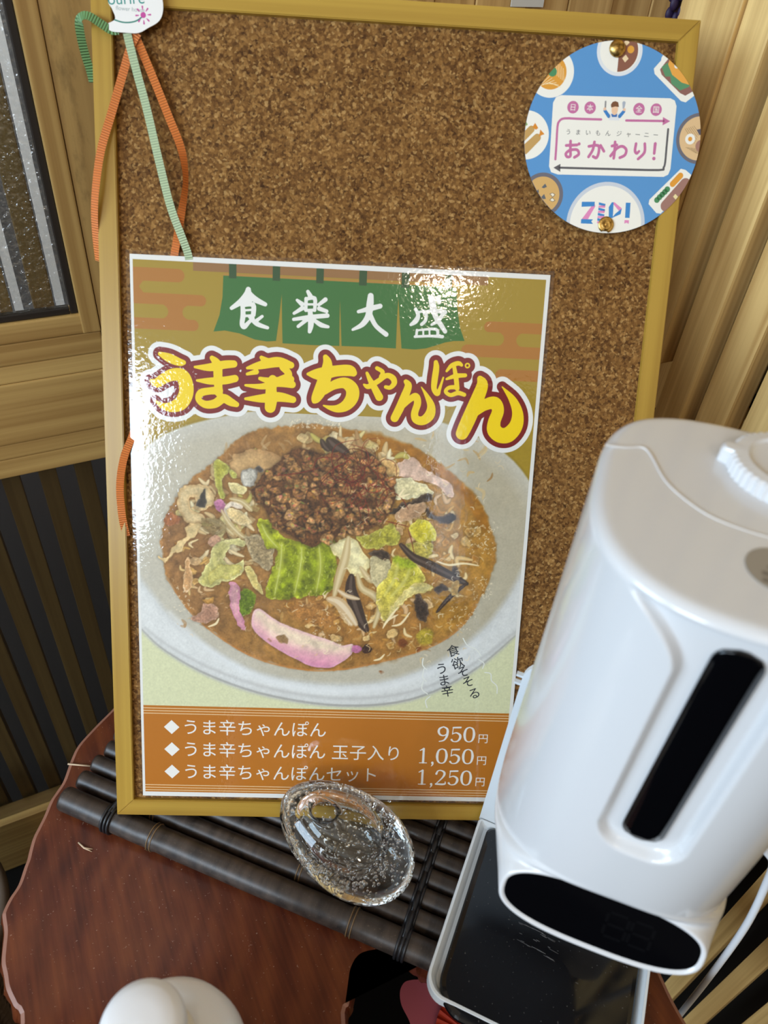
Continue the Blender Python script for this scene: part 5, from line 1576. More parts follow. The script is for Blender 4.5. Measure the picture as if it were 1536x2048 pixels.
# little cook
A.poly([(327.09,102.98),(327.64,106.86),(330.72,108.68),(333.92,107.21),(334.61,103.17)], 'dfe0e2', 9)
A.poly([(328.48,106.91),(332.71,107.14),(332.67,105.27),(329.29,105.08)], '3f6fae', 10)
A.stroke([(327.07,105.4,1.15),(324.04,108.75,1.04)], '3f7fc0', 9, smooth=False)
A.stroke([(334.56,105.81,1.15),(337.12,109.03,1.04)], '3f7fc0', 9, smooth=False)
A.disc(*P2([(323.8,109.83)]), 8 * KS, 'e8bfa0', 10)
A.disc(*P2([(337.36,110.14)]), 8 * KS, 'e8bfa0', 10)
A.stroke([(324.09,110.5,0.57),(323.91,114.43,0.57)], '8f8c8c', 9, smooth=False)
A.stroke([(336.65,110.98,0.58),(336.65,114.27,1.15)], 'a9b0bc', 9, smooth=False)
A.disc(*P2([(330.72,109.77)]), 18 * KS, 'ecc3a0', 11, ry=27 * KS)
A.poly([(328.16,110.95),(327.71,112.89),(328.86,114.6),(330.61,115.13),(332.62,114.48),(333.43,111.57),(330.99,111.76)], '7a5138', 12)
A.make('printed_artwork', rc, 0.6, CO)


def pin_thing(label, x, y, dented):
    p = bthing('push_pin', label, 'push pin', x, y, 2.6, group=None)
    prof = [(0.0053, 0.0), (0.0056, 0.0004), (0.0052, 0.0012), (0.0042, 0.0022), (0.0026, 0.0030), (0.0010, 0.00335), (0.0, 0.0034)]
    if dented:
        prof = [(0.0053, 0.0), (0.0056, 0.0004), (0.0053, 0.0009), (0.0044, 0.0013), (0.0040, 0.0012), (0.0032, 0.0016), (0.0024, 0.0019), (0.0020, 0.0016), (0.0008, 0.0018), (0.0, 0.0019)]
    v, f = lathe(prof, 36)
    if dented:
        v = [Vector(q) for q in v]
        for q in v:
            if q.y < -0.0042 and abs(q.x + 0.0004) < 0.0016:
                q.y += 0.0012
    Geo().add((v, f)).make('head', M_BRASS, p)
    Geo().add(cyl(0.0005, 0.0075, 8, -0.0074)).make('shank', M_BRASS, p)


(q1, q2) = [(328.33,147.34),(332.48,35.35)]
pin_thing('domed brass push pin at the top of the round blue card', q1[0], q1[1], False)
pin_thing('flattened brass push pin with chipped rim at the bottom of the round blue card', q2[0], q2[1], True)

# ---------------------------------------------------------------- florist tag and curling ribbons


def ribbon_mat(name, c, c2=None):
    m = mat(name, c, 0.32, spec=0.6)
    t = NT(m)
    wv = t.add('ShaderNodeTexWave', wave_type='BANDS', bands_direction='X', Scale=0.19)
    uv = t.add('ShaderNodeUVMap')
    t.link(uv.outputs[0], wv.inputs['Vector'])
    t.bump(wv.outputs[0], 0.9, 0.0009)
    cc = t.mix(wv.outputs[0], srgb(tuple(int(k * .84) for k in c)), srgb(c))
    t.link(cc, t.b.inputs['Base Color'])
    return m


def ribbon(name, label, pts, width, m, cat='ribbon', group=None):
    """pts: x, y, height in mm, roll of the strip in degrees"""
    q = catmull(pts, 8)
    o_ = pts[0]
    v, f, uvs = [], [], []
    ln = 0
    pr_ = None
    for i, (x, y, n_, ro) in enumerate(q):
        a_, b_ = q[max(i - 1, 0)], q[min(i + 1, len(q) - 1)]
        d = Vector((b_[0] - a_[0], b_[1] - a_[1], b_[2] - a_[2])).normalized()
        s_ = d.cross(Vector((0, 0, 1))).normalized()
        up_ = s_.cross(d)
        r_ = math.radians(ro)
        s_ = s_ * math.cos(r_) + up_ * math.sin(r_)
        p = Vector((x, y, n_))
        if pr_ is not None:
            ln += (p - pr_).length
        pr_ = p
        nn_ = s_.cross(d)
        for side in (-0.08, 0.08):
            for k in (-1, 1):
                w_ = p + s_ * (k * width / 2) + nn_ * side
                v.append(((w_.x - o_[0]) / 1000, (w_.y - o_[1]) / 1000, (w_.z) / 1000))
                uvs.append((ln, k))
    for i in range(len(q) - 1):
        a_ = i * 4
        f += [(a_, a_ + 1, a_ + 5, a_ + 4), (a_ + 3, a_ + 2, a_ + 6, a_ + 7)]
    root = mesh(name, v, f, m, None, True)
    lay = root.data.uv_layers.new(name='UVMap')
    for lp in root.data.loops:
        lay.data[lp.index].uv = uvs[lp.vertex_index]
    root.matrix_world = BM @ Matrix.Translation((o_[0] / 1000, o_[1] / 1000, 0))
    return tag(root, label, cat, group)


M_ROR = ribbon_mat('orange_ribbon', (244, 140, 70))
M_RGR = ribbon_mat('mint_ribbon', (208, 228, 184))
M_RDG = ribbon_mat('green_ribbon', (118, 164, 104))


def lift(pts, n, ro=None):
    ro = ro or [0] * len(pts)
    n = n if isinstance(n, (list, tuple)) else [n] * len(pts)
    return [(p[0], p[1], a_, b_) for p, a_, b_ in zip(pts, n, ro)]


def rolls(pts, ro):
    return [(*p[:3], r_) for p, r_ in zip(pts, ro)]


ribbon('curling_ribbon', 'orange ribbon hanging to the left over the board frame', rolls([(10.13,137.23,5),(5.75,129.31,5),(-0.38,111.83,4.5),(-8.62,87.1,4.5),(-15.43,64.72,6),(-19.17,42.35,7),(-21.4,26.69,5),(-22.95,11.19,0),(-23.81,-5.34,-6)],
       [0, 0, 5, 5, 0, -10, -15, -20, -30]), 5.4, M_ROR)
ribbon('curling_ribbon', 'orange ribbon hanging to the right, passing under the poster', rolls([(7.6,137.46,4),(12.67,126.43,3.4),(21,107.5,3),(29.79,86.68,2.6),(36.25,71.48,2.6),(39.13,59.04,2.6),(39.62,46.38,2.4),(36.17,26.99,1.6),(32.25,7.27,0.5),(30.1,-2.66,-0.7),(27.41,-19.62,-0.8),(21.54,-57.71,-0.8),(8.33,-97.23,-0.8),(-0.82,-125.87,-0.3),(-6.92,-143.04,2.6),(-10.14,-163.48,3.4),(-9.5,-186.23,2.8),(-7.36,-203.23,0.4)],
       [0, 0, 0, 5, 20, 48, 60, 30, 0, 0, 0, 0, 0, 0, 10, 10, 10, 20]), 5.4, M_ROR)
ribbon('curling_ribbon', 'pale mint green ribbon hanging straight down to the top edge of the poster', rolls([(3.65,136.47,6),(5.97,126.59,6),(9.71,112.04,5.6),(15.29,91.34,5),(21.65,63.88,4.8),(29.29,32.72,3.8),(36.29,13.74,2.8),(40.19,2.65,0.8),(41.56,-5.48,-0.5),(43.54,-15.48,-0.6)],
       [0] * 10), 5.4, M_RGR)
ribbon('curling_ribbon', 'short dark green ribbon curling out to the left of the board top', rolls([(-2.09,137.89,6),(-6.28,137.26,7),(-12.55,140.2,9),(-18.74,143.08,11),(-23.51,143.2,10),(-26.93,140.81,6),(-27.77,132.76,0),(-27.26,124.46,-6),(-26.22,118.28,-10),(-25.82,111.9,-14)],
       [0, -6, -10, -14, -10, 5, 14, 10, 4, 0]), 5.4, M_RDG)
# tag
tg = bthing('florist_tag', 'white florist tag with pink flower at the upper left corner of the board', 'tag', *([(8.87,149.64)][0]), 7.4)
tpts = [(-4,166.09),(19.46,168.09),(26.28,159.34),(27.42,150.74),(24.74,144.19),(17.6,139.69),(11.11,136.38),(2.13,136.14),(-6.18,136.53),(-9.27,139.85),(-3.41,143.69),(-5.14,149.38),(-7.53,154.43)]
to = [(8.87,149.64)][0]
frombm('tag_card', prism([((p[0] - to[0]) / 1000, (p[1] - to[1]) / 1000) for p in catmull(tpts, 5, True)], -0.0004, 0.0), mat('tag_card_stock', (232, 228, 222), 0.55), tg)
A = Art()
tf = [(-7.42,151.31),(-2.17,149.46),(14.7,147.03),(-3.69,143.21),(0.94,142.15),(5.6,142.19),(10.29,143.43),(13.68,145.76)]
A.text('ourire', tf[0][0] - 0.3, tf[0][1] + 0.4, 9.6, '2f8a80', 1, rot=0.09, sx=0.98)
A.text('flower house', tf[1][0] - 0.6, tf[1][1] - 0.4, 3.5, '9aa6a2', 1, rot=-0.02)
A.line(tf[3:8], 0.42, '2f7d6c', 1, n=4)
fl = tf[2]
A.disc(fl[0], fl[1], 1.75, 'c04c94', 2)
for k in range(8):
    a_ = math.pi * k / 4 + .1
    A.stroke([(fl[0] + 2.7 * math.cos(a_), fl[1] + 2.9 * math.sin(a_), .22), (fl[0] + 4.6 * math.cos(a_), fl[1] + 5.0 * math.sin(a_), .55)], 'c04c94', 2, smooth=False)
A.make('printed_logo', tg, 0.55, (to[0] / 1000, to[1] / 1000, -0.00002))

# ---------------------------------------------------------------- egg-shaped glass bud vase
(va, vb) = Vector([(0.0962,0.2817,0.07)][0]), Vector([(0.1597,0.1932,0.04)][0])
vc = (va + vb) / 2
e1 = (va - vb).normalized()
hw = (va - vb).length / 2 * 1.02
cd = (Vector((0, 0, 0.617)) - vc).normalized()
e3 = (cd - e1 * cd.dot(e1)).normalized()
e3 = (e3 * 0.8 + Vector((0, 0, 1)) * 0.6)
e3 = (e3 - e1 * e3.dot(e1)).normalized()
e2 = e3.cross(e1)
vc = vc - e2 * 0.0024
VR = Matrix(((e1.x, e2.x, e3.x, vc.x), (e1.y, e2.y, e3.y, vc.y), (e1.z, e2.z, e3.z, vc.z), (0, 0, 0, 1)))
vz = thing('bud_vase', 'clear egg-shaped glass bud vase full of tiny bubbles lying on the bamboo mat', 'vase', M=VR)
AX = (hw, 0.0372, 0.0305)
mdir = Vector((0.49, -0.08, 0.868)).normalized()      # where the mouth opens, in unit-sphere space
ma = mdir.orthogonal().normalized()
mb = mdir.cross(ma)


def egg(p):
    x, y, z_ = p
    k = 1.0 - 0.13 * x                             # blunter lower right end
    return Vector((x * AX[0], y * AX[1] * k, z_ * AX[2] * k))


prof = []
th_m = math.radians(14)
for k in range(60):                                 # outside, from the far pole up to the lip
    a_ = math.pi - (math.pi - th_m - .07) * k / 59
    prof.append((math.sin(a_), math.cos(a_)))
lip_r, lip_h = math.sin(th_m), math.cos(th_m)
for k in range(1, 8):                               # rounded lip
    b_ = math.pi * k / 8
    prof.append((lip_r + .034 * math.cos(b_ * .9), lip_h - 0.018 + .022 * math.sin(b_ * .9)))
prof += [(lip_r - .036, lip_h - .05), (lip_r - .034, lip_h - .09)]
ci, ri = 0.22, 0.64                                 # hollow inside, set towards the mouth
for k in range(1, 36):
    a_ = math.radians(17) + (math.pi - math.radians(17)) * k / 35
    prof.append((ri * math.sin(a_), ci + ri * math.cos(a_) * .92))
NV = 72
v, f = [], []
for r, h in prof:
    for k in range(NV):
        a_ = 2 * math.pi * k / NV
        v.append(egg(mdir * h + (ma * math.cos(a_) + mb * math.sin(a_)) * max(r, 1e-4)))
for i in range(len(prof) - 1):
    for k in range(NV):
        k2 = (k + 1) % NV
        f.append((i * NV + k, i * NV + k2, (i + 1) * NV + k2, (i + 1) * NV + k))
f.append(tuple(range(NV))[::-1])
f.append(tuple((len(prof) - 1) * NV + k for k in range(NV)))
vo_ = mesh('glass_body', v, f, M_GLASS, vz, True)
bm = bmesh.new()
bm.from_mesh(vo_.data)
bmesh.ops.recalc_face_normals(bm, faces=bm.faces)
bm.to_mesh(vo_.data)
bm.free()
# bubbles in the glass wall
qr = random.Random(77)
g = Geo()
base = lathe([(math.sin(a_), -math.cos(a_)) for a_ in [math.pi * k / 7 for k in range(8)]], 10, False)
cnt = 0
while cnt < 760:
    p = Vector((qr.uniform(-1, 1), qr.uniform(-1, 1), qr.uniform(-1, 1)))
    L_ = p.length
    hh = p.dot(mdir)
    rad = (p - mdir * hh).length
    inside_hollow = math.hypot(rad / ri, (hh - ci) / (ri * .92)) < 1.03
    band = abs(math.hypot(rad / ri, (hh - ci) / (ri * .92)) - 1.16)
    if L_ > .95 or inside_hollow or hh > .7 or qr.random() < band * 2.4 or p.x > .35 and qr.random() < .6:
        continue
    cnt += 1
    c_ = egg(p)
    r_ = qr.choice((.0006, .0007, .0008, .001, .0012))
    g.add(([Vector(q) * r_ + c_ for q in base[0]], [q[::-1] for q in base[1]]))
tag(g.make('air_bubbles', M_GLASS, vz), kind='stuff')

# ---------------------------------------------------------------- dispenser stand
sd = thing('dispenser_stand', 'white plastic tray stand with black drip mat under the dispenser', 'stand', O2)
SM = Matrix(((U2.x, W2.x, 0, O2.x), (U2.y, W2.y, 0, O2.y), (0, 0, 1, 0), (0, 0, 0, 1)))
sd.matrix_world = SM @ Matrix.Diagonal((1, 1, 1, 1))


def rrect(x0, x1, y0, y1, r, n=8, bow=0.0, rback=None):
    out = []
    rb = r if rback is None else rback
    for cx_, cy_, a0, r in ((x1 - r, y1 - r, 0, r), (x0 + r, y1 - r, 90, r), (x0 + rb, y0 + rb, 180, rb), (x1 - rb, y0 + rb, 270, rb)):
        for k in range(n + 1):
            a_ = math.radians(a0 + 90 * k / n)
            out.append((cx_ + r * math.cos(a_), cy_ + r * math.sin(a_)))
    if bow:
        out = [(x, y + (bow * (1 - ((2 * (x - x0) / (x1 - x0)) - 1) ** 2) if y > (y0 + y1) / 2 else 0)) for x, y in out]
    return out


def shell(rings):
    """loft of equal-length rings of 3-D points"""
    v = [p for r_ in rings for p in r_]
    n_ = len(rings[0])
    f = [tuple(range(n_))[::-1]]
    for i in range(len(rings) - 1):
        for k in range(n_):
            k2 = (k + 1) % n_
            f.append((i * n_ + k, i * n_ + k2, (i + 1) * n_ + k2, (i + 1) * n_ + k))
    f.append(tuple((len(rings) - 1) * n_ + k for k in range(n_)))
    return v, f


def flip(vf):
    return vf[0], [q[::-1] for q in vf[1]]


MZ = 0.0228
rr0 = lambda d, z_: [(x, y, z_) for x, y in rrect(d, 0.1462 - d, 0.0056 + d * .5, 0.1400 - d, 0.014 - d * .8, 8, 0.004, 0.003 - d * .3)]
Geo().add(shell([rr0(0.004, MZ), rr0(0.0, MZ + 0.004), rr0(0.0, 0.0368), rr0(0.0004, 0.0376), rr0(0.0020, 0.0376), rr0(0.0024, 0.0366), rr0(0.0062, 0.0300)])).make('tray', M_STAND, sd, False)
rr1 = lambda d, z_: [(x, y, z_) for x, y in rrect(0.0088 + d, 0.1390 - d, 0.0085 + d, 0.1445 - d, 0.020 - d, 10, 0.006, 0.006)]
Geo().add(shell([rr1(0.001, 0.0302), rr1(0.0, 0.0312), rr1(0.0, 0.0352), rr1(0.0012, 0.0365), rr1(0.004, 0.0370)])).make('drip_mat', M_MAT, sd, False)
g = Geo()
SMi = SM.inverted()
qr = random.Random(9)
rc4 = [Vector(p) for p in [(0.2242,0.1365,0.037),(0.2443,0.1116,0.037),(0.2343,0.1018,0.037),(0.216,0.1271,0.037)]]
for k in range(26):
    ta, tb2 = qr.random(), qr.choice((0.02, 0.1, 0.5, 0.55, 0.95, 1.0)) + qr.uniform(-.05, .05)
    a_ = rc4[0].lerp(rc4[1], ta).lerp(rc4[3].lerp(rc4[2], ta), tb2)
    t2_ = min(ta + qr.uniform(.04, .3), 1)
    b_ = rc4[0].lerp(rc4[1], t2_).lerp(rc4[3].lerp(rc4[2], t2_), tb2 + qr.uniform(-.02, .02))
    g.add(tube([SMi @ Vector((a_.x, a_.y, 0.0370)), SMi @ Vector((b_.x, b_.y, 0.0370))], qr.choice((.00012, .0002)), 5))
g.make('tape_residue', mat('tape_residue', (96, 96, 98), 0.7), bpy.data.objects['drip_mat'])
# upright back plate with rounded top corners and hook slots
bp = rrect(0.0, 0.1462, 0.0340, 0.2440, 0.022, 8, 0.0, 0.0012)
bpv = prism([(x, y) for x, y in bp], 0.0, 0.0042, 0.0006)
bo = frombm('back_plate', bpv, M_STAND, sd)
bo.matrix_local = Matrix(((1, 0, 0, 0), (0, 0, -1, 0.0047), (0, 1, 0, 0), (0, 0, 0, 1)))
g = Geo()
for z0, z1 in ((0.2135, 0.2155), (0.2215, 0.2235)):
    bm = bmesh.new()
    bmesh.ops.create_cube(bm, size=1)
    vs = [(v_.co.x * 0.005 - 0.0018, v_.co.y * 0.003 + 0.0024, v_.co.z * (z1 - z0) + (z0 + z1) / 2) for v_ in bm.verts]
    fs = [tuple(v_.index for v_ in q.verts) for q in bm.faces]
    bm.free()
    g.add((vs, fs))
g.make('hook_lug', M_STAND, sd, False)

# ---------------------------------------------------------------- dispenser
psi = math.radians(3.0)
DU = U2 * math.cos(psi) - W2 * math.sin(psi)
DW = W2 * math.cos(psi) + U2 * math.sin(psi)
DC = (O2 + U2 * 0.072 + W2 * 0.062) * 0.974
DSC = 0.974                                         # the whole casing's size factor
ZB = 0.20
DM = Matrix(((DU.x, DW.x, 0, DC.x), (DU.y, DW.y, 0, DC.y), (0, 0, 1, 0.2108), (0, 0, 0, 1))) @ Matrix.Scale(DSC, 4)
dp = thing('soap_dispenser', 'tall white automatic soap dispenser with a black window and oval display', 'dispenser', M=DM)
HA, HB, TOPZ = 0.0668, 0.0655, 0.437
NR = 440
EX, EXF = 3.3, 2.6                                  # rounder front than back
HAR, HBF = 0.0642, 0.0668
raw = []
for k in range(4000):
    a_ = 2 * math.pi * k / 4000
    c_, s_ = math.cos(a_), math.sin(a_)
    ex_ = EXF if s_ > 0 else EX
    raw.append(((HA if c_ < 0 else HAR) * math.copysign(abs(c_) ** (2 / ex_), c_), (HBF if s_ > 0 else HB) * math.copysign(abs(s_) ** (2 / ex_), s_)))
cum = [0.0]
for i in range(1, 4001):
    p, q = raw[i - 1], raw[i % 4000]
    cum.append(cum[-1] + math.hypot(q[0] - p[0], q[1] - p[1]))
ringxy, j = [], 0
for k in range(NR):
    t_ = cum[-1] * k / NR
    while cum[j + 1] < t_:
        j += 1
    u_ = (t_ - cum[j]) / (cum[j + 1] - cum[j] + 1e-12)
    p, q = raw[j], raw[(j + 1) % 4000]
    ringxy.append((p[0] + (q[0] - p[0]) * u_, p[1] + (q[1] - p[1]) * u_))
SLX = -0.0042


def sstep(a_, b_, x):
    t_ = min(max((x - a_) / (b_ - a_), 0), 1)
    return t_ * t_ * (3 - 2 * t_)


def bulge(z_):
    """how far the front swells forward below the lid"""
    return 0.0015 + 0.0058 * sstep(0.437, 0.25, z_)


def recess(x, z_):
    hw_ = 0.0182 + (0.032 * ((z_ - 0.404) / 0.032) ** 2 if z_ > 0.404 else 0)
    dx, dz = abs(x - SLX), z_ - 0.2915
    rad_ = 0.013
    if z_ > 0.2915 + rad_:
        d = hw_ - dx
    else:
        ex, ez = max(dx - (hw_ - rad_), 0), max(rad_ - dz, 0)
        d = rad_ - math.hypot(ex, ez)
        if dx < hw_ - rad_:
            d = min(dz, 1)
    return 0.0056 * sstep(-0.0012, 0.0026, d) * (1 - sstep(0.4285, 0.434, z_))


def front_y(x, z_):
    return HBF * (1 - min(abs(x / HA), .999) ** EXF) ** (1 / EXF) + bulge(z_) - recess(x, z_)


OVC = Vector((-0.001, 0.0728, 0.220))
TAU = math.radians(24)
OVU = Vector((0, -math.sin(TAU), math.cos(TAU)))
OVN = Vector((0, math.cos(TAU), math.sin(TAU)))


def oval(sx_, sy_, c_, s_, e_=2.7, off=0.0):
    return OVC + Vector((1, 0, 0)) * (sx_ * math.copysign(abs(c_) ** (2 / e_), c_)) + OVU * (sy_ * math.copysign(abs(s_) ** (2 / e_), s_)) + OVN * off


angs = [math.atan2(y / HB, x / HA) for x, y in ringxy]
rings = []
NZ = 165
zt = [math.sin(a_) for a_ in angs]
zlow = [0.2 + 0.052 * max(s_, 0) ** 1.6 + 0.012 * (1 - abs(s_)) for s_ in zt]
RF = 0.0055
for l in range(12):                                   # from the oval rim up to the body
    s_ = l / 12
    ring = []
    for i, (x, y) in enumerate(ringxy):
        fr_ = max(zt[i], 0) ** 2
        p1 = Vector((x, y + bulge(zlow[i]) * fr_, zlow[i]))
        p2 = oval(0.0522, 0.0192, math.cos(angs[i]), math.sin(angs[i]))
        w_ = s_ ** 0.85
        mid = p2.lerp(p1, w_)
        if zt[i] > -0.3:
            mid += Vector((x / HA * 0.0035, 0.0025 * fr_, 0)) * math.sin(math.pi * s_)
        ring.append(mid)
    rings.append(ring)
for l in range(NZ):
    s_ = l / (NZ - 1)
    ring = []
    for i, (x, y) in enumerate(ringxy):
        z_ = zlow[i] + (TOPZ - RF - zlow[i]) * s_
        fr_ = max(zt[i], 0) ** 2
        yy = y + bulge(z_) * fr_
        if zt[i] > 0.3:
            yy -= recess(x, z_)
        ring.append(Vector((x, yy, z_)))
    rings.append(ring)
for k in range(1, 8):
    a_ = math.pi / 2 * k / 7
    ins = RF * (1 - math.cos(a_))
    rings.append([Vector((x * (1 - ins / HA), (y + bulge(TOPZ) * max(zt[i], 0) ** 2) * (1 - ins / HB), TOPZ - RF + RF * math.sin(a_))) for i, (x, y) in enumerate(ringxy)])
last = rings[-1]
for sc_ in (0.97, 0.8, 0.5, 0.2, 0.02):
    rings.append([Vector((p.x * sc_, p.y * sc_, TOPZ + 0.0004 * (1 - sc_))) for p in last])
# rim of the oval, turned inwards
inner = []
for off, d_ in ((0.0008, 0.0008), (0.0006, 0.0022), (-0.0012, 0.0028)):
    inner.append([oval(0.0522 - d_, 0.0192 - d_, math.cos(a_), math.sin(a_), 2.7, off) for a_ in angs])
rings = inner[::-1] + rings
v = [(p.x, p.y, p.z - ZB) for r_ in rings for p in r_]
f = []
for i in range(len(rings) - 1):
    for k in range(NR):
        k2 = (k + 1) % NR
        f.append((i * NR + k, i * NR + k2, (i + 1) * NR + k2, (i + 1) * NR + k))
f.append(tuple((len(rings) - 1) * NR + k for k in range(NR)))
f.append(tuple(range(NR))[::-1])
mesh('casing', v, f, M_WHITE, dp, True)
# black oval display
ov = [oval(0.0495, 0.0165, math.cos(2 * math.pi * k / 120), math.sin(2 * math.pi * k / 120), 2.7, -0.0004) for k in range(120)]
ob = [oval(0.0495, 0.0165, math.cos(2 * math.pi * k / 120), math.sin(2 * math.pi * k / 120), 2.7, -0.0011) for k in range(120)]
disp = Geo().add(shell([[(p.x, p.y, p.z - ZB) for p in ob], [(p.x, p.y, p.z - ZB) for p in ov]])).make('display', M_BLACKGLASS, dp, False)
# unlit segment digits behind the display glass
g = Geo()
SEG = mat('unlit_segments', (11, 11, 13), 0.08, spec=0.35)


def seg_quad(xa, ya, xb, yb, w_=0.0008):
    d = Vector((xb - xa, yb - ya)).normalized()
    n_ = Vector((-d.y, d.x)) * w_
    out = []
    for s_, t_ in ((1, 0), (-1, 0), (-1, 1), (1, 1)):
        x, y = (xa, ya) if t_ == 0 else (xb, yb)
        p = OVC + Vector((x + n_.x * s_, 0, 0)) + OVU * (y + n_.y * s_) + OVN * -0.00034
        out.append((p.x, p.y, p.z - ZB))
    g.add((out, [(0, 1, 2, 3)]))


for x0_ in (0.004, 0.0165):
    for (xa, ya, xb, yb) in ((0, .0075, .0085, .0075), (0, 0, .0085, 0), (0, -.0075, .0085, -.0075), (-.001, .0065, -.001, .001), (.0095, .0065, .0095, .001), (-.001, -.001, -.001, -.0065), (.0095, -.001, .0095, -.0065)):
        seg_quad(x0_ + xa, ya, x0_ + xb, yb)
sg = g.make('segment_digits', SEG, disp, False)
# black level window in the recess
rows = []
hwS, zb_, zt_, rS = 0.0090, 0.2985, 0.4235, 0.0075
pts = []
for k in range(61):
    z_ = zb_ + (zt_ - zb_) * k / 60
    e_ = min(z_ - zb_, zt_ - z_)
    w_ = hwS - (rS - math.sqrt(max(rS ** 2 - (rS - e_) ** 2, 0)) if e_ < rS else 0)
    rows.append((z_, w_))
v, f = [], []
for z_, w_ in rows:
    for s_ in (-1, -.5, 0, .5, 1):
        x = SLX + s_ * w_
        v.append((x, front_y(x, z_) + 0.0009, z_ - ZB))
for i in range(60):
    for k in range(4):
        a_ = i * 5 + k
        f.append((a_, a_ + 1, a_ + 6, a_ + 5))
lw = mesh('level_window', v, f, M_BLACKGLASS, dp, True)
so = lw.modifiers.new('thickness', 'SOLIDIFY')
so.thickness = 0.0012
so.offset = 0
# lid seam
sm = [(-0.0655, -0.0216), (-0.0575, -0.0235), (-0.0505, -0.0268), (-0.0462, -0.0225), (-0.0385, -0.0050), (-0.0260, 0.0075), (-0.0140, 0.0125), (0.004, 0.0140), (0.022, 0.0112), (0.036, -0.002), (0.046, -0.0225), (0.0502, -0.0268), (0.0575, -0.0235), (0.0655, -0.0216)]
g = Geo().add(tube([(x, y, TOPZ + 0.0002 - ZB) for x, y in catmull(sm, 6)], 0.00055, 8))
g.make('lid_seam', mat('lid_seam_plastic', (206, 202, 198), 0.35), dp)
# refill cap with ribbed rim and a finger tab
cap = Geo()
n_ = 240
CXc, CYc, CRc = 0.0085, -0.0305, 0.0235


def caprad(a_):
    tab = math.exp(-((((a_ - math.radians(186) + math.pi) % (2 * math.pi)) - math.pi) / 0.13) ** 4)
    rib = 0.0005 * math.sin(a_ * 44) * (1 - tab)
    return CRc + 0.0042 * tab + rib


prof = [(0.0, 0.0), (0.0, 0.0062), (-0.0012, 0.0074), (-0.0062, 0.0078), (-0.0075, 0.0066), (-0.020, 0.0064)]
rg = []
for d, h in prof:
    rg.append([(CXc + max(caprad(2 * math.pi * k / n_) * (1 if d > -.005 else 0) + (CRc if d <= -.005 else 0) + d, .0005) * math.cos(2 * math.pi * k / n_), CYc + max(caprad(2 * math.pi * k / n_) * (1 if d > -.005 else 0) + (CRc if d <= -.005 else 0) + d, .0005) * math.sin(2 * math.pi * k / n_), TOPZ + h - ZB + .0002) for k in range(n_)])
cap.add(shell(rg))
cap.make('refill_cap', M_WHITE, dp, False)
# grey round badge with a pictogram
g = Geo().add(lathe([(0.0118, 0.0), (0.0118, 0.00025), (0.0, 0.00025)], 64), Matrix.Translation((0.0030, 0.0325, TOPZ - ZB + 0.00035)))
bd_ = g.make('badge', mat('badge_grey', (150, 142, 130), 0.5), dp, False)
g = Geo()
for x0_, y0_, x1_, y1_ in ((-0.0030, 0.0352, 0.010, 0.0374), (-0.0030, 0.0390, 0.010, 0.0410)):
    g.add(([(x0_, y0_, TOPZ - ZB + .00066), (x1_, y0_, TOPZ - ZB + .00066), (x1_, y1_, TOPZ - ZB + .00066), (x0_, y1_, TOPZ - ZB + .00066)], [(0, 1, 2, 3)]))
g.add(([(-0.0015, 0.0330, TOPZ - ZB + .00066), (0.010, 0.0330, TOPZ - ZB + .00066), (0.006, 0.0265, TOPZ - ZB + .00066), (0.001, 0.0290, TOPZ - ZB + .00066)], [(0, 1, 2, 3)]))
g.make('pictogram', mat('badge_print', (112, 104, 96), 0.5), bd_, False)

# power cable: out of the casing's right side, round and down to the floor
DMn = DM @ Matrix.Translation((0, 0, -ZB))
cp = [(0.060, -0.020, 0.226), (0.074, -0.036, 0.232), (0.0905, -0.046, 0.2120), (0.1107, -0.050, 0.150), (0.1225, -0.050, 0.1330), (0.1285, -0.050, 0.1080), (0.1390, -0.050, 0.040), (0.1465, -0.050, -0.060), (0.1528, -0.050, -0.175), (0.165, -0.05, -0.36), (0.172, -0.05, -0.55), (0.178, -0.05, -0.708)]
o_ = DMn @ Vector(cp[0])
vf = tube([DMn @ Vector(p) - o_ for p in catmull(cp, 8)], 0.0026, 12)
cb = Geo().add(vf).make('power_cable', mat('white_cable', (222, 224, 228), 0.35), None)
cb.location = o_
tag(cb, 'white power cable looping down beside the dispenser in front of the lattice', 'cable')

# ---------------------------------------------------------------- white pump bottle in the foreground
pbx, pby = -0.0225, 0.1290
pb_ = thing('pump_bottle', 'white pump bottle standing on the table at the front left', 'bottle', (pbx, pby, 0.0))
prof = [(0.0, 0.0), (0.036, 0.0), (0.0395, 0.003), (0.0405, 0.012), (0.0405, 0.138), (0.0400, 0.148), (0.0380, 0.158), (0.0335, 0.166), (0.026, 0.1715), (0.018, 0.1735), (0.0145, 0.1745), (0.0140, 0.178)]
Geo().add(lathe(prof, 64)).make('bottle', M_WHITE_M, pb_)
prof = [(0.0138, 0.1765), (0.0172, 0.1768), (0.0176, 0.178), (0.0174, 0.190), (0.0160, 0.1925), (0.0075, 0.193), (0.0062, 0.194), (0.0060, 0.206)]
Geo().add(lathe(prof, 48)).make('collar', mat('cream_pump_collar', (226, 218, 200), 0.35), pb_)
hx, hy = -0.0035, 0.0010
prof = [(0.0090, 0.205), (0.0168, 0.2052), (0.0188, 0.2070), (0.0192, 0.2110), (0.0190, 0.2180), (0.0178, 0.2215), (0.0140, 0.2236), (0.007, 0.2245), (0.0, 0.2247)]
v_, f_ = lathe(prof, 56)
v_ = [Vector((x + hx, y + hy, z_)) for x, y, z_ in v_]
hd = Geo().add((v_, f_))
hd.add(tube([(hx - 0.002, hy - 0.012, 0.2150), (hx - 0.006, hy - 0.026, 0.2145), (hx - 0.010, hy - 0.038, 0.2120), (hx - 0.0115, hy - 0.043, 0.2065)], [0.0075, 0.0062, 0.0052, 0.0046], 16))
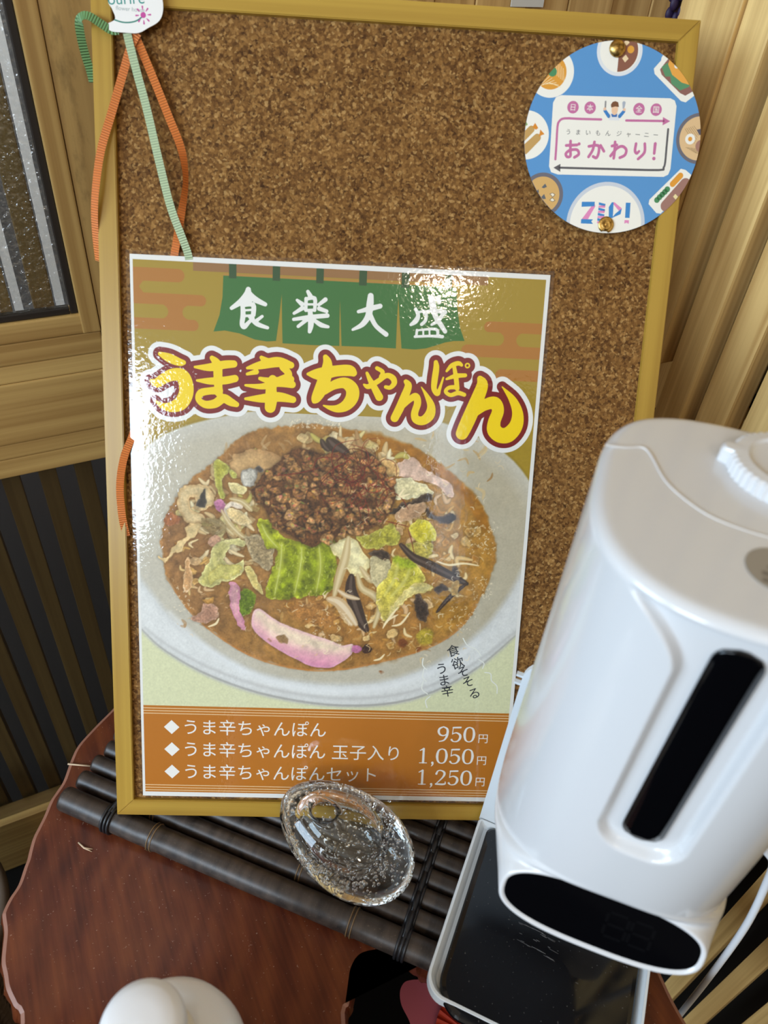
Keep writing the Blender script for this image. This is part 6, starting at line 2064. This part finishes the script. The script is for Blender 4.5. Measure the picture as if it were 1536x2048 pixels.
hd.make('pump_head', M_WHITE_M, pb_)

# ---------------------------------------------------------------- folded paper fan below the table notch
(fa, fb, fc_, fd, fe, ff) = [Vector(p) for p in [(0.1464,0.1578,-0.07),(0.1559,0.1625,-0.07),(0.1678,0.1576,-0.07),(0.1457,0.134,-0.07),(0.1723,0.1212,-0.07),(0.1784,0.1083,-0.07)]]
fo = ff.copy()
pf = thing('paper_fan', 'pink and red folded paper fan showing below the tray at the table notch', 'paper fan', (fo.x, fo.y, fo.z))
vx = (fe - fd).normalized()
pk = catmull([(p.x - fo.x, p.y - fo.y) for p in [Vector(q) for q in [(0.1464,0.1578,-0.07),(0.1515,0.1621,-0.07),(0.1572,0.1623,-0.07),(0.1678,0.1576,-0.07),(0.1853,0.1433,-0.07),(0.201,0.122,-0.07),(0.1963,0.0997,-0.07),(0.1654,0.1019,-0.07),(0.144,0.1193,-0.07),(0.1441,0.1377,-0.07),(0.1435,0.1495,-0.07)]]], 4, True)
frombm('pink_panel', prism(pk, -0.0010, 0.0), mat('pink_paper', (196, 104, 128), 0.6), pf)
v, f = [], []
npl = 28
ro_ = Vector([(0.1825,0.1089,-0.07)][0]) - fo
for k in range(npl + 1):
    a_ = math.radians(20 + 190 * k / npl)
    h = 0.006 if k % 2 else 0.0015
    for r_ in (0.008, 0.027):
        v.append((r_ * math.cos(a_) + ro_.x, r_ * math.sin(a_) + ro_.y, h * (r_ / 0.027) + 0.001))
for k in range(npl):
    f.append((2 * k, 2 * k + 1, 2 * k + 3, 2 * k + 2))
pl = mesh('pleated_rosette', v, f, mat('red_pleated_paper', (186, 62, 40), 0.55), pf)
sol = pl.modifiers.new('thickness', 'SOLIDIFY')
sol.thickness = 0.0004
Geo().add(tube([(0.0, 0.0, -0.001), (0.0, 0.0, FLOOR_Z - fo.z + 0.0005)], 0.003, 10)).make('stick', M_SLAT, pf)

# ---------------------------------------------------------------- woven basket on the floor between door and table
bk = thing('wicker_basket', 'dark woven basket on the floor between the door and the table', 'basket', (-0.283, 0.47, FLOOR_Z))
m = mat('dark_wicker', (70, 54, 38), 0.6)
v, f = [], []
NBk, NHk = 120, 60
HBk = 0.43
for j in range(NHk + 1):
    h = HBk * j / NHk
    r0_ = 0.098 + 0.022 * (j / NHk)
    for k in range(NBk):
        a_ = 2 * math.pi * k / NBk
        w_ = 0.0022 * math.sin(k * math.pi / 3 + (math.pi if j % 2 else 0))
        v.append(((r0_ + w_) * math.cos(a_), (r0_ + w_) * math.sin(a_) * 0.95, h))
for j in range(NHk):
    for k in range(NBk):
        k2 = (k + 1) % NBk
        f.append((j * NBk + k, j * NBk + k2, (j + 1) * NBk + k2, (j + 1) * NBk + k))
f.append(tuple(range(NBk))[::-1])
wk = mesh('woven_wall', v, f, m, bk)
so = wk.modifiers.new('thickness', 'SOLIDIFY')
so.thickness = 0.004
ringp = [(0.121 * math.cos(a_), 0.115 * math.sin(a_), HBk + 0.002) for a_ in [2 * math.pi * k / 72 for k in range(72)]]
Geo().add(tube(ringp, 0.006, 10, True)).make('rim', m, bk)
